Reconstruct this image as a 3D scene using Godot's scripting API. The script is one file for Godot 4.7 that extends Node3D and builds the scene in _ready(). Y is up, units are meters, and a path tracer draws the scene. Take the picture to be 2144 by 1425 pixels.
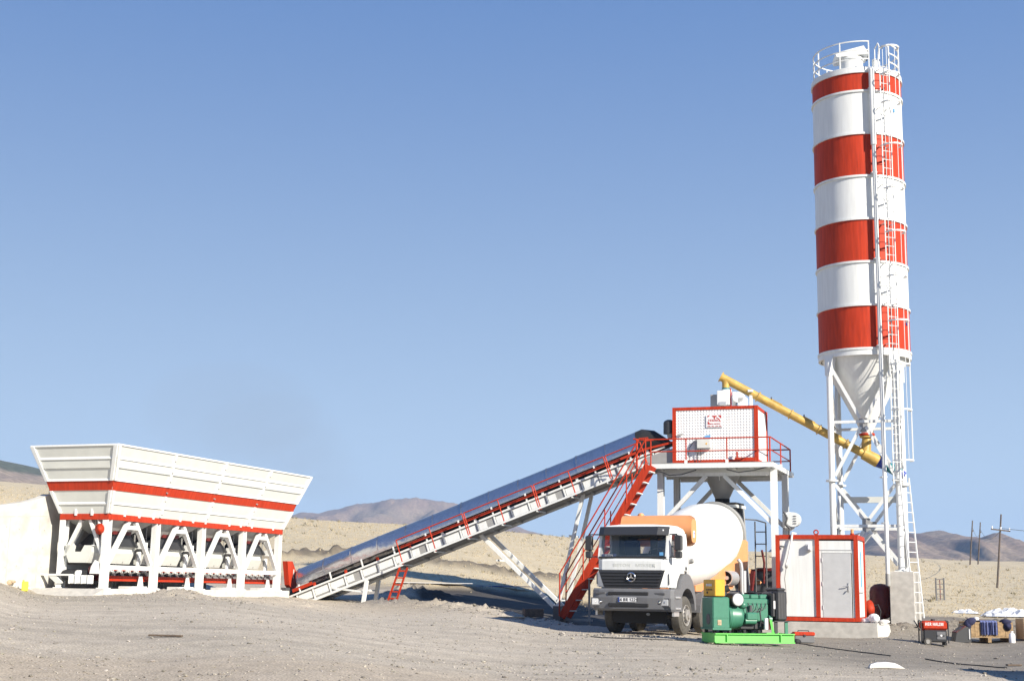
extends Node3D
# A concrete batching plant on a dry plain: aggregate hopper, belt conveyor, mixing platform, cement silo, mixer truck.
# World: y up, metres, the camera looks towards -z. Most of the plant shares one frame (a to the right, b away, h up).

const YAW := 0.349
const PLANT := Vector3(4.504, 0, -46.0)
const UP := Vector3.UP

class MB:
	var v := PackedVector3Array()
	var n := PackedVector3Array()
	var c := PackedColorArray()
	var i := PackedInt32Array()
	func face(p: Array, out: Vector3) -> MB:
		var nn := Vector3.ZERO
		for k in range(1, p.size() - 1):
			nn += (p[k] - p[0]).cross(p[k + 1] - p[0])
		if nn.length_squared() < 1e-16:
			return self
		nn = nn.normalized()
		var q := p
		if nn.dot(out) < 0:
			nn = -nn
			q = p.duplicate()
			q.reverse()
		var s := v.size()
		for x in q:
			v.append(x)
			n.append(nn)
		for k in range(1, q.size() - 1):
			i.append_array(PackedInt32Array([s, s + k + 1, s + k]))
		return self
	func hexa(a: Array) -> MB:
		var m := Vector3.ZERO
		for x in a:
			m += x / 8.0
		for f in [[0, 1, 2, 3], [4, 5, 6, 7], [0, 1, 5, 4], [1, 2, 6, 5], [2, 3, 7, 6], [3, 0, 4, 7]]:
			var p := [a[f[0]], a[f[1]], a[f[2]], a[f[3]]]
			face(p, (p[0] + p[1] + p[2] + p[3]) / 4.0 - m)
		return self
	func box(o: Vector3, s: Vector3, b := Basis.IDENTITY) -> MB:
		var h := s / 2.0
		var a := []
		for y in [-1, 1]:
			for q in [[-1, -1], [1, -1], [1, 1], [-1, 1]]:
				a.append(o + b * Vector3(q[0] * h.x, y * h.y, q[1] * h.z))
		return hexa(a)
	# box with its long edges chamfered
	func cbox(o: Vector3, s: Vector3, ch := 0.02, b := Basis.IDENTITY) -> MB:
		var h := s / 2.0
		var rings := []
		for q in [[-h.y, ch], [-h.y + ch, 0.0], [h.y - ch, 0.0], [h.y, ch]]:
			var x: float = h.x - q[1]
			var z: float = h.z - q[1]
			var r := []
			for e in [[-x + ch, -z], [x - ch, -z], [x, -z + ch], [x, z - ch], [x - ch, z], [-x + ch, z], [-x, z - ch], [-x, -z + ch]]:
				r.append(o + b * Vector3(e[0], q[0], e[1]))
			rings.append(r)
		return loft(rings, false)
	func loft(rings: Array, smooth := false, caps := true) -> MB:
		var k: int = rings[0].size()
		for j in rings.size() - 1:
			var ca := Vector3.ZERO
			for x in rings[j]:
				ca += x / float(k)
			var cb := Vector3.ZERO
			for x in rings[j + 1]:
				cb += x / float(k)
			var mid := (ca + cb) / 2.0
			for e in k:
				var p := [rings[j][e], rings[j][(e + 1) % k], rings[j + 1][(e + 1) % k], rings[j + 1][e]]
				var o: Vector3 = (p[0] + p[1] + p[2] + p[3]) / 4.0 - mid
				var ax := cb - ca
				if smooth and ax.length() > 1e-6:
					var s := v.size()
					face(p, o)
					if v.size() > s:
						for t in range(s, v.size()):
							var base := ca if rings[j].has(v[t]) else cb
							var r := v[t] - base
							r -= ax.normalized() * r.dot(ax.normalized())
							if r.length() > 1e-6:
								n[t] = (n[t] * 0.0001 + r).normalized()
				else:
					face(p, o)
		if caps:
			var f: Array = rings[0]
			var l: Array = rings[rings.size() - 1]
			var cf := Vector3.ZERO
			for x in f:
				cf += x / float(k)
			var cl := Vector3.ZERO
			for x in l:
				cl += x / float(k)
			face(f, cf - cl)
			face(l, cl - cf)
		return self
	func beam(p: Vector3, q: Vector3, w: float, h: float, up := Vector3.UP) -> MB:
		var d := (q - p).normalized()
		var s := d.cross(up)
		if s.length() < 1e-4:
			s = d.cross(Vector3.RIGHT)
		s = s.normalized()
		var u := s.cross(d).normalized()
		var a := []
		for e in [p, q]:
			for g in [[-1, -1], [1, -1], [1, 1], [-1, 1]]:
				a.append(e + s * w * 0.5 * g[0] + u * h * 0.5 * g[1])
		return hexa(a)
	# I-section: two flanges and a web
	func ibeam(p: Vector3, q: Vector3, w: float, h: float, up := Vector3.UP) -> MB:
		var d := (q - p).normalized()
		var s := d.cross(up)
		if s.length() < 1e-4:
			s = d.cross(Vector3.RIGHT)
		s = s.normalized()
		var u := s.cross(d).normalized()
		var t := h * 0.12
		beam(p + u * (h - t) * 0.5, q + u * (h - t) * 0.5, w, t, up)
		beam(p - u * (h - t) * 0.5, q - u * (h - t) * 0.5, w, t, up)
		return beam(p, q, w * 0.14, h - 2.0 * t, up)
	func plate(a: Vector3, b: Vector3, c2: Vector3, d: Vector3, t: float) -> MB:
		var nn := (b - a).cross(d - a).normalized() * t * 0.5
		return hexa([a - nn, b - nn, c2 - nn, d - nn, a + nn, b + nn, c2 + nn, d + nn])
	# outline in the plane of x and y (may be concave), pushed along z from -t/2 to t/2
	func prism(poly: Array, t: float, xf := Transform3D.IDENTITY) -> MB:
		var p2 := PackedVector2Array(poly)
		if Geometry2D.is_polygon_clockwise(p2):
			p2.reverse()
		var tri := Geometry2D.triangulate_polygon(p2)
		var m := p2.size()
		for k in range(0, tri.size(), 3):
			for z in [-t / 2.0, t / 2.0]:
				var q := []
				for e in 3:
					q.append(xf * Vector3(p2[tri[k + e]].x, p2[tri[k + e]].y, z))
				face(q, xf.basis * Vector3(0, 0, z))
		for k in m:
			var a := p2[k]
			var b := p2[(k + 1) % m]
			var e := b - a
			face([xf * Vector3(a.x, a.y, -t / 2), xf * Vector3(b.x, b.y, -t / 2), xf * Vector3(b.x, b.y, t / 2), xf * Vector3(a.x, a.y, t / 2)], xf.basis * Vector3(e.y, -e.x, 0))
		return self
	# surface of revolution about y; smooth across the profile where turns are shallow
	func lathe(prof: Array, xf := Transform3D.IDENTITY, m := 24, from := 0.0, to := TAU) -> MB:
		var nb := []
		for k in prof.size() - 1:
			var e: Vector2 = prof[k + 1] - prof[k]
			nb.append(Vector2(e.y, -e.x).normalized() if e.length() > 1e-7 else Vector2.ZERO)
		for k in prof.size() - 1:
			var n0: Vector2 = nb[k]
			var n1: Vector2 = nb[k]
			if k > 0 and nb[k - 1].dot(nb[k]) > 0.75:
				n0 = (nb[k - 1] + nb[k]).normalized()
			if k < nb.size() - 1 and nb[k + 1].dot(nb[k]) > 0.75:
				n1 = (nb[k + 1] + nb[k]).normalized()
			var s := v.size()
			for j in m + 1:
				var t := from + (to - from) * j / m
				var d := Vector3(sin(t), 0, cos(t))
				for e in 2:
					var pr: Vector2 = prof[k + e]
					var nr: Vector2 = n0 if e == 0 else n1
					v.append(xf * (d * pr.x + Vector3(0, pr.y, 0)))
					n.append((xf.basis * (d * nr.x + Vector3(0, nr.y, 0))).normalized())
			for j in m:
				var a := s + j * 2
				i.append_array(PackedInt32Array([a, a + 1, a + 2, a + 2, a + 1, a + 3]))
		return self
	func along(p: Vector3, q: Vector3) -> Transform3D:
		var y := (q - p).normalized()
		var x := y.cross(Vector3.UP)
		if x.length() < 1e-4:
			x = Vector3.RIGHT
		x = x.normalized()
		return Transform3D(Basis(x, y, x.cross(y)), p)
	func tube(p: Vector3, q: Vector3, r: float, m := 10, r2 := -1.0) -> MB:
		var l := (q - p).length()
		var e := r if r2 < 0 else r2
		return lathe([Vector2(0, 0), Vector2(r, 0), Vector2(e, l), Vector2(0, l)], along(p, q), m)
	func path(p: Array, r: float, m := 8) -> MB:
		for k in p.size() - 1:
			tube(p[k], p[k + 1], r, m)
			if k > 0:
				ball(p[k], Vector3.ONE * r, m)
		return self
	func ball(o: Vector3, r: Vector3, m := 12, b := Basis.IDENTITY) -> MB:
		var prof := []
		var h := maxi(4, m / 2)
		for k in h + 1:
			var t := PI * k / h
			prof.append(Vector2(sin(t), -cos(t)))
		return lathe(prof, Transform3D(b * Basis.from_scale(r), o), m)
	func mesh() -> ArrayMesh:
		var a := []
		a.resize(Mesh.ARRAY_MAX)
		a[Mesh.ARRAY_VERTEX] = v
		a[Mesh.ARRAY_NORMAL] = n
		if c.size() == v.size():
			a[Mesh.ARRAY_COLOR] = c
		a[Mesh.ARRAY_INDEX] = i
		var o := ArrayMesh.new()
		o.add_surface_from_arrays(Mesh.PRIMITIVE_TRIANGLES, a)
		return o

var M := {}
var og := Vector3.ZERO
var frame := Transform3D.IDENTITY
var used := {}
var noise := FastNoiseLite.new()
var fine := FastNoiseLite.new()

func numbered(called: String) -> String:
	if not used.has(called):
		used[called] = 0
		return called
	used[called] += 1
	return "%s_%03d" % [called, used[called]]

func thing(called: String, label: String, category: String, xf: Transform3D, group := "") -> Node3D:
	var o := Node3D.new()
	o.name = numbered(called)
	o.transform = xf
	add_child(o)
	o.set_meta("label", label)
	o.set_meta("category", category)
	if group:
		o.set_meta("group", group)
	return o

# a thing whose base stands at (a, h, b) of the plant's own axes; L() then gives points in its local axes
func plant(called: String, label: String, category: String, a: float, h: float, b: float, group := "") -> Node3D:
	og = Vector3(a, h, -b)
	frame = Transform3D(Basis(UP, -YAW), PLANT)
	return thing(called, label, category, frame.translated_local(og), group)

func L(a: float, h: float, b: float) -> Vector3:
	return Vector3(a, h, -b) - og

func world_of(a: float, h: float, b: float) -> Vector3:
	return Transform3D(Basis(UP, -YAW), PLANT) * Vector3(a, h, -b)

func part(called: String, st: MB, m: Material, parent: Node3D) -> MeshInstance3D:
	var o := MeshInstance3D.new()
	o.name = called
	o.mesh = st.mesh()
	o.material_override = m
	parent.add_child(o, true)
	return o

func share(called: String, mesh: Mesh, m: Material, parent: Node3D, xf: Transform3D) -> MeshInstance3D:
	var o := MeshInstance3D.new()
	o.name = called
	o.mesh = mesh
	o.material_override = m
	o.transform = xf
	parent.add_child(o, true)
	return o

func solo(called: String, st: MB, m: Material, label: String, category: String, xf := Transform3D.IDENTITY, group := "") -> MeshInstance3D:
	var o := MeshInstance3D.new()
	o.name = numbered(called)
	o.mesh = st.mesh()
	o.material_override = m
	o.transform = xf
	add_child(o)
	o.set_meta("label", label)
	o.set_meta("category", category)
	if group:
		o.set_meta("group", group)
	return o

func structure(called: String, mesh: Mesh, m: Material, kind := "structure") -> MeshInstance3D:
	var o := MeshInstance3D.new()
	o.name = numbered(called)
	o.mesh = mesh
	o.material_override = m
	add_child(o)
	o.set_meta("kind", kind)
	return o

func lettering(text: String, height: float, m: Material, parent: Node3D, xf: Transform3D, wide := 1.0, called := "lettering") -> void:
	var t := TextMesh.new()
	var f := SystemFont.new()
	f.font_names = PackedStringArray(["Droid Sans"])
	f.font_weight = 700
	t.font = f
	t.text = text
	t.font_size = 64
	t.pixel_size = height / 46.0
	t.depth = 0.004
	t.curve_step = 4.0
	share(called, t, m, parent, xf * Transform3D(Basis.from_scale(Vector3(wide, 1, 1)), Vector3.ZERO))

# ---------------------------------------------------------------- materials

func speckle(seed_no: int, freq: float, lo: float, hi: float, octaves := 4, size := 512, gain := 1.0) -> ImageTexture:
	var f := FastNoiseLite.new()
	f.seed = seed_no
	f.frequency = freq
	f.fractal_octaves = octaves
	var im := f.get_seamless_image(size, size)
	im.convert(Image.FORMAT_L8)
	var src := im.get_data()
	var out := PackedByteArray()
	out.resize(src.size())
	for k in src.size():
		var t := clampf((src[k] / 255.0 - 0.5) * gain + 0.5, 0.0, 1.0)
		out[k] = int(255.0 * lerpf(lo, hi, t))
	var r := Image.create_from_data(size, size, false, Image.FORMAT_L8, out)
	r.convert(Image.FORMAT_RGB8)
	return ImageTexture.create_from_image(r)

func mat(called: String, r: float, g: float, b: float, rough := 0.6, metal := 0.0, tex: Texture2D = null, scale := 0.5) -> StandardMaterial3D:
	var m := StandardMaterial3D.new()
	m.resource_name = called
	m.albedo_color = Color(r, g, b).linear_to_srgb()
	m.roughness = rough
	m.metallic = metal
	if tex:
		m.albedo_texture = tex
		m.uv1_triplanar = true
		m.uv1_world_triplanar = true
		m.uv1_scale = Vector3.ONE * scale
	M[called] = m
	return m

func make_materials() -> void:
	var dust := speckle(3, 0.012, 0.93, 1.0, 5)
	var blotch := speckle(8, 0.01, 0.7, 1.0, 6)
	# faint streaks that run down painted steel
	var streak := speckle(17, 0.02, 0.94, 1.0, 4, 512, 1.3)
	var rain := speckle(18, 0.02, 0.80, 1.0, 4, 512, 1.3)
	var stone := speckle(21, 0.03, 0.62, 1.0, 6)
	mat("white_paint", 0.73, 0.745, 0.73, 0.45, 0.0, streak, 0.8).uv1_scale = Vector3(0.9, 0.07, 0.9)
	mat("cream_paint", 0.63, 0.645, 0.605, 0.45, 0.0, dust, 0.3)
	var red := mat("red_paint", 0.52, 0.048, 0.016, 0.55, 0.0, rain, 0.8)
	red.uv1_scale = Vector3(0.9, 0.07, 0.9)
	red.metallic_specular = 0.3
	mat("dark_red", 0.16, 0.016, 0.013, 0.5, 0.0, blotch, 0.6)
	mat("grey_steel", 0.34, 0.34, 0.33, 0.5, 0.1, dust, 0.5)
	mat("dark_steel", 0.10, 0.10, 0.105, 0.55, 0.1, dust, 0.7)
	mat("yellow_paint", 0.66, 0.43, 0.10, 0.42, 0.0, blotch, 0.5)
	mat("orange_paint", 0.72, 0.32, 0.13, 0.45, 0.0, dust, 0.5)
	mat("amber_paint", 0.72, 0.38, 0.02, 0.45, 0.0, dust, 0.7)
	mat("green_paint", 0.05, 0.20, 0.13, 0.4, 0.0, dust, 1.2)
	mat("lime_paint", 0.16, 0.62, 0.12, 0.45, 0.0, dust, 0.8)
	mat("blue_paint", 0.02, 0.045, 0.28, 0.4)
	mat("teal_paint", 0.02, 0.16, 0.19, 0.4)
	mat("black_rubber", 0.016, 0.016, 0.017, 0.75)
	mat("black_plastic", 0.03, 0.031, 0.034, 0.45)
	mat("grey_plastic", 0.15, 0.152, 0.16, 0.5, 0.0, dust, 0.9)
	mat("dusty_rubber", 0.12, 0.112, 0.098, 0.9, 0.0, blotch, 1.5)
	mat("dusty_rim", 0.50, 0.48, 0.45, 0.4, 0.35, blotch, 1.5)
	mat("chrome", 0.8, 0.8, 0.82, 0.18, 1.0)
	mat("galvanised", 0.60, 0.60, 0.62, 0.24, 0.9, speckle(31, 0.02, 0.88, 1.0, 4), 0.6)
	var gv: StandardMaterial3D = M.galvanised
	var wave := FastNoiseLite.new()
	wave.seed = 91
	wave.frequency = 0.012
	wave.fractal_octaves = 2
	var wim := wave.get_seamless_image(256, 256)
	wim.bump_map_to_normal_map(6.0)
	gv.normal_enabled = true
	gv.normal_texture = ImageTexture.create_from_image(wim)
	gv.normal_scale = 0.5
	mat("silver", 0.62, 0.62, 0.62, 0.35, 0.6)
	mat("concrete", 0.50, 0.48, 0.44, 0.9, 0.0, speckle(5, 0.016, 0.86, 1.0, 6, 512, 1.2), 0.45)
	mat("pale_concrete", 0.66, 0.64, 0.585, 0.9, 0.0, speckle(6, 0.012, 0.8, 1.0, 6, 512, 1.3), 0.25)
	mat("wood", 0.42, 0.28, 0.14, 0.75, 0.0, blotch, 1.5)
	mat("old_wood", 0.17, 0.125, 0.09, 0.85, 0.0, blotch, 1.5)
	mat("cardboard", 0.50, 0.35, 0.20, 0.8, 0.0, dust, 1.0)
	mat("navy_cloth", 0.025, 0.028, 0.085, 0.9, 0.0, blotch, 2.0)
	mat("blue_cloth", 0.14, 0.17, 0.36, 0.9, 0.0, blotch, 2.0)
	mat("white_plastic", 0.78, 0.78, 0.80, 0.4)
	mat("sheet_white", 0.55, 0.57, 0.61, 0.4)
	mat("bag_white", 0.74, 0.72, 0.70, 0.7, 0.0, dust, 1.0)
	mat("door_grey", 0.50, 0.505, 0.51, 0.5, 0.0, dust, 0.5)
	mat("lamp_lens", 0.62, 0.63, 0.64, 0.12, 0.15)
	mat("plate_white", 0.75, 0.75, 0.75, 0.5)
	mat("ink", 0.02, 0.02, 0.022, 0.6)
	mat("sign_red", 0.42, 0.03, 0.02, 0.5)
	mat("sky_sticker", 0.12, 0.34, 0.62, 0.5)
	mat("plate_blue", 0.02, 0.08, 0.42, 0.5)
	mat("pole_wood", 0.15, 0.12, 0.10, 0.9, 0.0, blotch, 0.8)
	mat("tan", 0.56, 0.43, 0.28, 0.8, 0.0, blotch, 2.0)
	mat("bright_yellow", 0.72, 0.62, 0.05, 0.5)
	var rock := mat("rock", 0.40, 0.375, 0.335, 0.95, 0.0, stone, 1.0)
	rock.vertex_color_use_as_albedo = true
	var g := mat("glass", 0.05, 0.07, 0.075, 0.03)
	g.transparency = BaseMaterial3D.TRANSPARENCY_ALPHA
	g.albedo_color.a = 0.16
	# pressed sandwich panel: rows of small embossed squares
	var im := Image.create(128, 128, false, Image.FORMAT_RGBA8)
	for y in 128:
		for x in 128:
			var px := absf(fposmod(x, 32.0) - 16.0) / 16.0
			var py := absf(fposmod(y, 32.0) - 16.0) / 16.0
			var hgt := clampf(1.25 - maxf(px, py) * 1.3, 0.0, 1.0)
			im.set_pixel(x, y, Color(hgt, hgt, hgt))
	var emb := mat("embossed_white", 0.80, 0.80, 0.79, 0.4)
	emb.uv1_triplanar = true
	emb.uv1_scale = Vector3.ONE * 2.6
	im.bump_map_to_normal_map(5.0)
	emb.normal_enabled = true
	emb.normal_texture = ImageTexture.create_from_image(im)
	emb.normal_scale = 1.0
	# ground, field and hills share a vertex-coloured earth
	for q in [["earth", 0.9, 0.68, 1.0, 0.05, 40], ["hill_earth", 0.02, 0.7, 1.0, 0.02, 41]]:
		var e := mat(q[0], 1, 1, 1, 0.97, 0.0, speckle(q[5], q[4], q[2], q[3], 6, 1024, 1.5), q[1] * 0.4)
		e.vertex_color_use_as_albedo = true
	var straw := mat("straw", 1, 1, 1, 0.9)
	straw.vertex_color_use_as_albedo = true
	straw.backlight_enabled = true
	straw.backlight = Color(0.25, 0.22, 0.14)

func _ready() -> void:
	# camera: 27.6 degrees, tilted up, rolled under a degree
	var cam := Camera3D.new()
	cam.name = "camera"
	cam.fov = 27.61
	cam.near = 0.2
	cam.far = 9000.0
	cam.position = Vector3(0, 1.6, 0)
	var pitch := atan(524.5 / 2900.0)
	cam.basis = Basis(Vector3.RIGHT, pitch) * Basis(Vector3.BACK, 0.015)
	add_child(cam)
	cam.current = true
	var env := Environment.new()
	env.background_mode = Environment.BG_SKY
	var sm := ProceduralSkyMaterial.new()
	sm.sky_top_color = Color(0.0195, 0.0865, 0.2676).linear_to_srgb()
	sm.sky_horizon_color = Color(0.3784, 0.4757, 0.5568).linear_to_srgb()
	sm.sky_curve = 0.182
	sm.ground_bottom_color = Color(0.17, 0.15, 0.12).linear_to_srgb()
	sm.ground_horizon_color = Color(0.26, 0.30, 0.36).linear_to_srgb()
	sm.sun_angle_max = 1.0
	var sky := Sky.new()
	sky.sky_material = sm
	env.sky = sky
	env.background_energy_multiplier = 1.0
	env.tonemap_mode = Environment.TONE_MAPPER_LINEAR
	env.tonemap_exposure = 1.85
	env.sdfgi_enabled = true
	env.ssao_enabled = true
	env.ssil_enabled = true
	env.fog_enabled = true
	env.volumetric_fog_enabled = true
	env.volumetric_fog_density = 0.0
	env.fog_density = 0.00019
	env.fog_light_color = Color(0.62, 0.74, 0.9)
	var we := WorldEnvironment.new()
	we.name = "environment"
	we.environment = env
	add_child(we)
	var sun := DirectionalLight3D.new()
	sun.name = "sun"
	sun.light_energy = 1.6
	sun.light_color = Color(1.0, 0.965, 0.905)
	sun.light_angular_distance = 0.5
	sun.shadow_enabled = true
	var az := deg_to_rad(41.0)
	var el := deg_to_rad(28.0)
	add_child(sun)
	sun.look_at_from_position(Vector3.ZERO, -Vector3(sin(az) * cos(el), sin(el), cos(az) * cos(el)), UP)
	make_materials()
	build_ground()
	build_hills()
	build_cover()
	build_hopper()
	build_concrete()
	build_conveyor()
	build_stairs()
	build_platform()
	build_cabin()
	build_screw()
	build_silo()
	build_truck()
	build_container()
	build_generator()
	build_odds()
	build_smoke()

# ---------------------------------------------------------------- ground

const GROUND_POINTS := [Vector3(-3, 5, 0), Vector3(3, 5, 0), Vector3(-6, 14, 0), Vector3(6, 14, 0), Vector3(0, 10, 0), Vector3(-6.4, 20, 0.26), Vector3(0.1, 23.5, 0.14), Vector3(7.9, 25, 0.16), Vector3(9.1, 28.6, 0.14), Vector3(5.3, 35.5, 0.31), Vector3(7.4, 36.5, 0.31), Vector3(2.5, 39.3, 0.47), Vector3(4.6, 39.5, 0.47), Vector3(8, 41.5, 0.38), Vector3(10.3, 41.8, 0.4), Vector3(11.9, 40, 0.31), Vector3(14.3, 43, 0.28), Vector3(12, 46.5, 0.83), Vector3(8.6, 46.8, 0.55), Vector3(14, 50, 0.8), Vector3(5, 46, 0.55), Vector3(8, 45, 0.5), Vector3(7, 50, 0.6),
	Vector3(-11.8, 41.1, 1.34), Vector3(-8.2, 50.9, 1.36), Vector3(-13.5, 41.7, 1.36), Vector3(-10, 51.5, 1.34), Vector3(-8.3, 37, 1.17), Vector3(-14.1, 41, 1.39), Vector3(-9.8, 30, 0.83), Vector3(-8.1, 44, 1.2), Vector3(-4.3, 35, 0.8), Vector3(-6.4, 25, 0.49), Vector3(-5.2, 50.6, 1.07), Vector3(-4.1, 48.8, 0.97), Vector3(-7.8, 51, 1.16), Vector3(-1, 45, 0.94), Vector3(1.8, 45.5, 0.63), Vector3(-1.2, 54, 1.35), Vector3(-4.1, 56, 1.5), Vector3(-1.3, 61, 1.9), Vector3(-0.1, 75, 2.65),
	Vector3(-8.9, 78, 3.53), Vector3(-35, 240, 13.21), Vector3(-14.2, 250, 12.92), Vector3(5.5, 250, 11.6), Vector3(38.8, 230, 8.5), Vector3(58.9, 220, 7.71), Vector3(92, 250, 8.32), Vector3(-106.5, 290, 23.48), Vector3(-56.5, 150, 11.6), Vector3(-89.5, 240, 18.9), Vector3(-37, 120, 8.2), Vector3(-66.7, 260, 17.91), Vector3(15.3, 51, 0.96), Vector3(18.6, 53, 0.99), Vector3(20.9, 68, 1.48), Vector3(42, 120, 2.7), Vector3(73.1, 220, 6.98), Vector3(-25.6, 70, 5.4), Vector3(-26.6, 90, 4.74)]
var spline := PackedFloat64Array()
var knots := []
var table := PackedFloat32Array()
const TB_N := 96
# truck tracks: z at x = 0, slope, swing, its pace and phase, half width, tone
const TRACKS := [[-27.0, 0.06, 1.2, 0.12, 0.4, 0.35, 0.90], [-31.5, -0.10, 1.6, 0.1, 2.0, 0.3, 1.09], [-34.8, 0.16, 1.0, 0.2, 1.0, 0.32, 0.89], [-24.4, -0.03, 0.8, 0.15, 3.0, 0.3, 1.07], [-38.0, 0.34, 0.8, 0.2, 0.2, 0.3, 0.91], [-36.5, -0.22, 1.0, 0.17, 4.0, 0.35, 1.08]]

func kernel(r2: float) -> float:
	return r2 * log(r2) if r2 > 1e-9 else 0.0

# thin-plate spline through the surveyed points, over direction and the logarithm of the distance
func survey() -> void:
	for p in GROUND_POINTS:
		knots.append(Vector2(atan2(p.x, p.y) * 6.0, log(Vector2(p.x, p.y).length())))
	var m := knots.size()
	var w := m + 3
	var a := []
	for r in w:
		var row := PackedFloat64Array()
		row.resize(w + 1)
		a.append(row)
	for r in m:
		for k in m:
			a[r][k] = kernel(knots[r].distance_squared_to(knots[k])) + (0.02 if r == k else 0.0)
		a[r][m] = 1.0
		a[r][m + 1] = knots[r].x
		a[r][m + 2] = knots[r].y
		a[m][r] = 1.0
		a[m + 1][r] = knots[r].x
		a[m + 2][r] = knots[r].y
		a[r][w] = GROUND_POINTS[r].z
	for k in w:
		var best := k
		for r in range(k, w):
			if absf(a[r][k]) > absf(a[best][k]):
				best = r
		var sw = a[k]
		a[k] = a[best]
		a[best] = sw
		for r in range(k + 1, w):
			var f: float = a[r][k] / a[k][k]
			if f != 0.0:
				for e in range(k, w + 1):
					a[r][e] -= f * a[k][e]
	spline.resize(w)
	for k in range(w - 1, -1, -1):
		var s: float = a[k][w]
		for e in range(k + 1, w):
			s -= a[k][e] * spline[e]
		spline[k] = s / a[k][k]
	table.resize(TB_N * TB_N)
	for r in TB_N:
		for k in TB_N:
			var q := Vector2(lerpf(-0.47, 0.47, k / (TB_N - 1.0)) * 6.0, lerpf(log(4.0), log(330.0), r / (TB_N - 1.0)))
			var y: float = spline[m] + spline[m + 1] * q.x + spline[m + 2] * q.y
			for e in m:
				y += spline[e] * kernel(q.distance_squared_to(knots[e]))
			table[r * TB_N + k] = y

func base_height(x: float, z: float) -> float:
	var r := sqrt(x * x + z * z)
	var th := clampf(atan2(x, -z), -0.469, 0.469)
	var u := (th + 0.47) / 0.94 * (TB_N - 1.0)
	var w := clampf((log(maxf(r, 4.0)) - log(4.0)) / (log(330.0) - log(4.0)), 0.0, 0.9999) * (TB_N - 1.0)
	var iu := int(u)
	var iw := int(w)
	var fu := u - iu
	var fw := w - iw
	var y := lerpf(lerpf(table[iw * TB_N + iu], table[iw * TB_N + iu + 1], fu), lerpf(table[(iw + 1) * TB_N + iu], table[(iw + 1) * TB_N + iu + 1], fu), fw)
	if r < 8.0:
		y = lerpf(0.0, y, smoothstep(2.0, 8.0, r))
	if r > 255.0:
		y -= (r - 255.0) * 0.035
	return y

func bump(x: float, z: float, cx: float, cz: float, rx: float, rz: float, h: float) -> float:
	var d := Vector2((x - cx) / rx, (z - cz) / rz).length_squared()
	return h * exp(-d * 1.6)

# how far into the dry field a place lies (below 0: trodden gravel)
func field(x: float, z: float) -> float:
	var th := atan2(x, -z)
	var edge := 52.5 + 6.0 * smoothstep(0.16, -0.02, th) + 5.0 * smoothstep(-0.02, -0.2, th)
	return sqrt(x * x + z * z) - edge + noise.get_noise_2d(x * 1.6, z * 0.9) * 4.5 + fine.get_noise_2d(x * 4.0, z * 4.0) * 1.2

# the dug hollow and its painted shade under the upper conveyor: 1 inside, 0 outside
func pit_shade_at(x: float, z: float) -> float:
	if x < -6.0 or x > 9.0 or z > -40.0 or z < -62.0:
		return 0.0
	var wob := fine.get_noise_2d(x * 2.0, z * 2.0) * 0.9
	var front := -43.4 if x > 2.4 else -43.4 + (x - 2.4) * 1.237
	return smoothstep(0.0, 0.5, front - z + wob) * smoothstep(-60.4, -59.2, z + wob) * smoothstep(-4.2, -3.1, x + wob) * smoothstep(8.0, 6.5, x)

func ground_y(x: float, z: float) -> float:
	var y := base_height(x, z)
	var r := sqrt(x * x + z * z)
	var f := field(x, z)
	var near := smoothstep(400.0, 60.0, r)
	y += noise.get_noise_2d(x * 1.2, z * 2.0) * 0.04 * near
	y += fine.get_noise_2d(x * 2.5, z * 5.0) * 0.018 * near
	# heaps of dug earth and gravel
	var lump := 0.6 + 0.9 * absf(fine.get_noise_2d(x * 7.0, z * 7.0)) + 0.5 * fine.get_noise_2d(x * 15.0, z * 15.0)
	y -= 0.22 * pit_shade_at(x, z)
	for q in [[2.4, -42.8, 0.1], [1.3, -43.9, 0.16], [0.2, -45.2, 0.15], [-0.8, -46.2, 0.2], [-1.7, -47.4, 0.22], [-2.6, -48.8, 0.2]]:
		y += bump(x, z, q[0], q[1], 0.9, 0.7, q[2]) * lump
	y += bump(x, z, -4.1, -49.9, 1.1, 1.3, 0.32) * lump
	y += bump(x, z, -3.4, -55.0, 1.6, 0.8, 0.5) * lump
	y += bump(x, z, -9.6, -41.0, 1.0, 1.4, 0.28) * lump
	y += bump(x, z, -6.7, -46.3, 1.3, 1.6, 0.18) * lump
	y += bump(x, z, -17.3, -39.5, 2.6, 1.0, 0.14) * lump
	y += bump(x, z, 12.3, -43.9, 1.1, 0.9, 0.28) * lump
	y += bump(x, z, 15.6, -46.6, 2.6, 0.9, 0.36) * lump
	y += bump(x, z, 19.0, -47.5, 2.0, 1.0, 0.35) * lump
	# two banks of spoil in the field
	if r > 60.0 and r < 100.0:
		var c := -78.0 - 0.35 * (x + 9.0) + 3.0 * noise.get_noise_1d(x * 3.0)
		var on := smoothstep(-26.0, -15.0, x) * smoothstep(-4.0, -6.5, x)
		y += on * 0.5 * lump * exp(-pow((z - c) / 1.3, 2.0))
		c = -72.0 + 0.5 * x + 2.0 * noise.get_noise_1d(x * 3.0 + 50.0)
		on = smoothstep(-6.0, -4.0, x) * smoothstep(4.5, 2.5, x)
		y += on * 0.42 * lump * exp(-pow((z - c) / 1.2, 2.0))
	if f > 2.0:
		y += fine.get_noise_2d(x * 1.3, z * 1.3) * 0.10 * smoothstep(2.0, 10.0, f)
	return y

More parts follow.
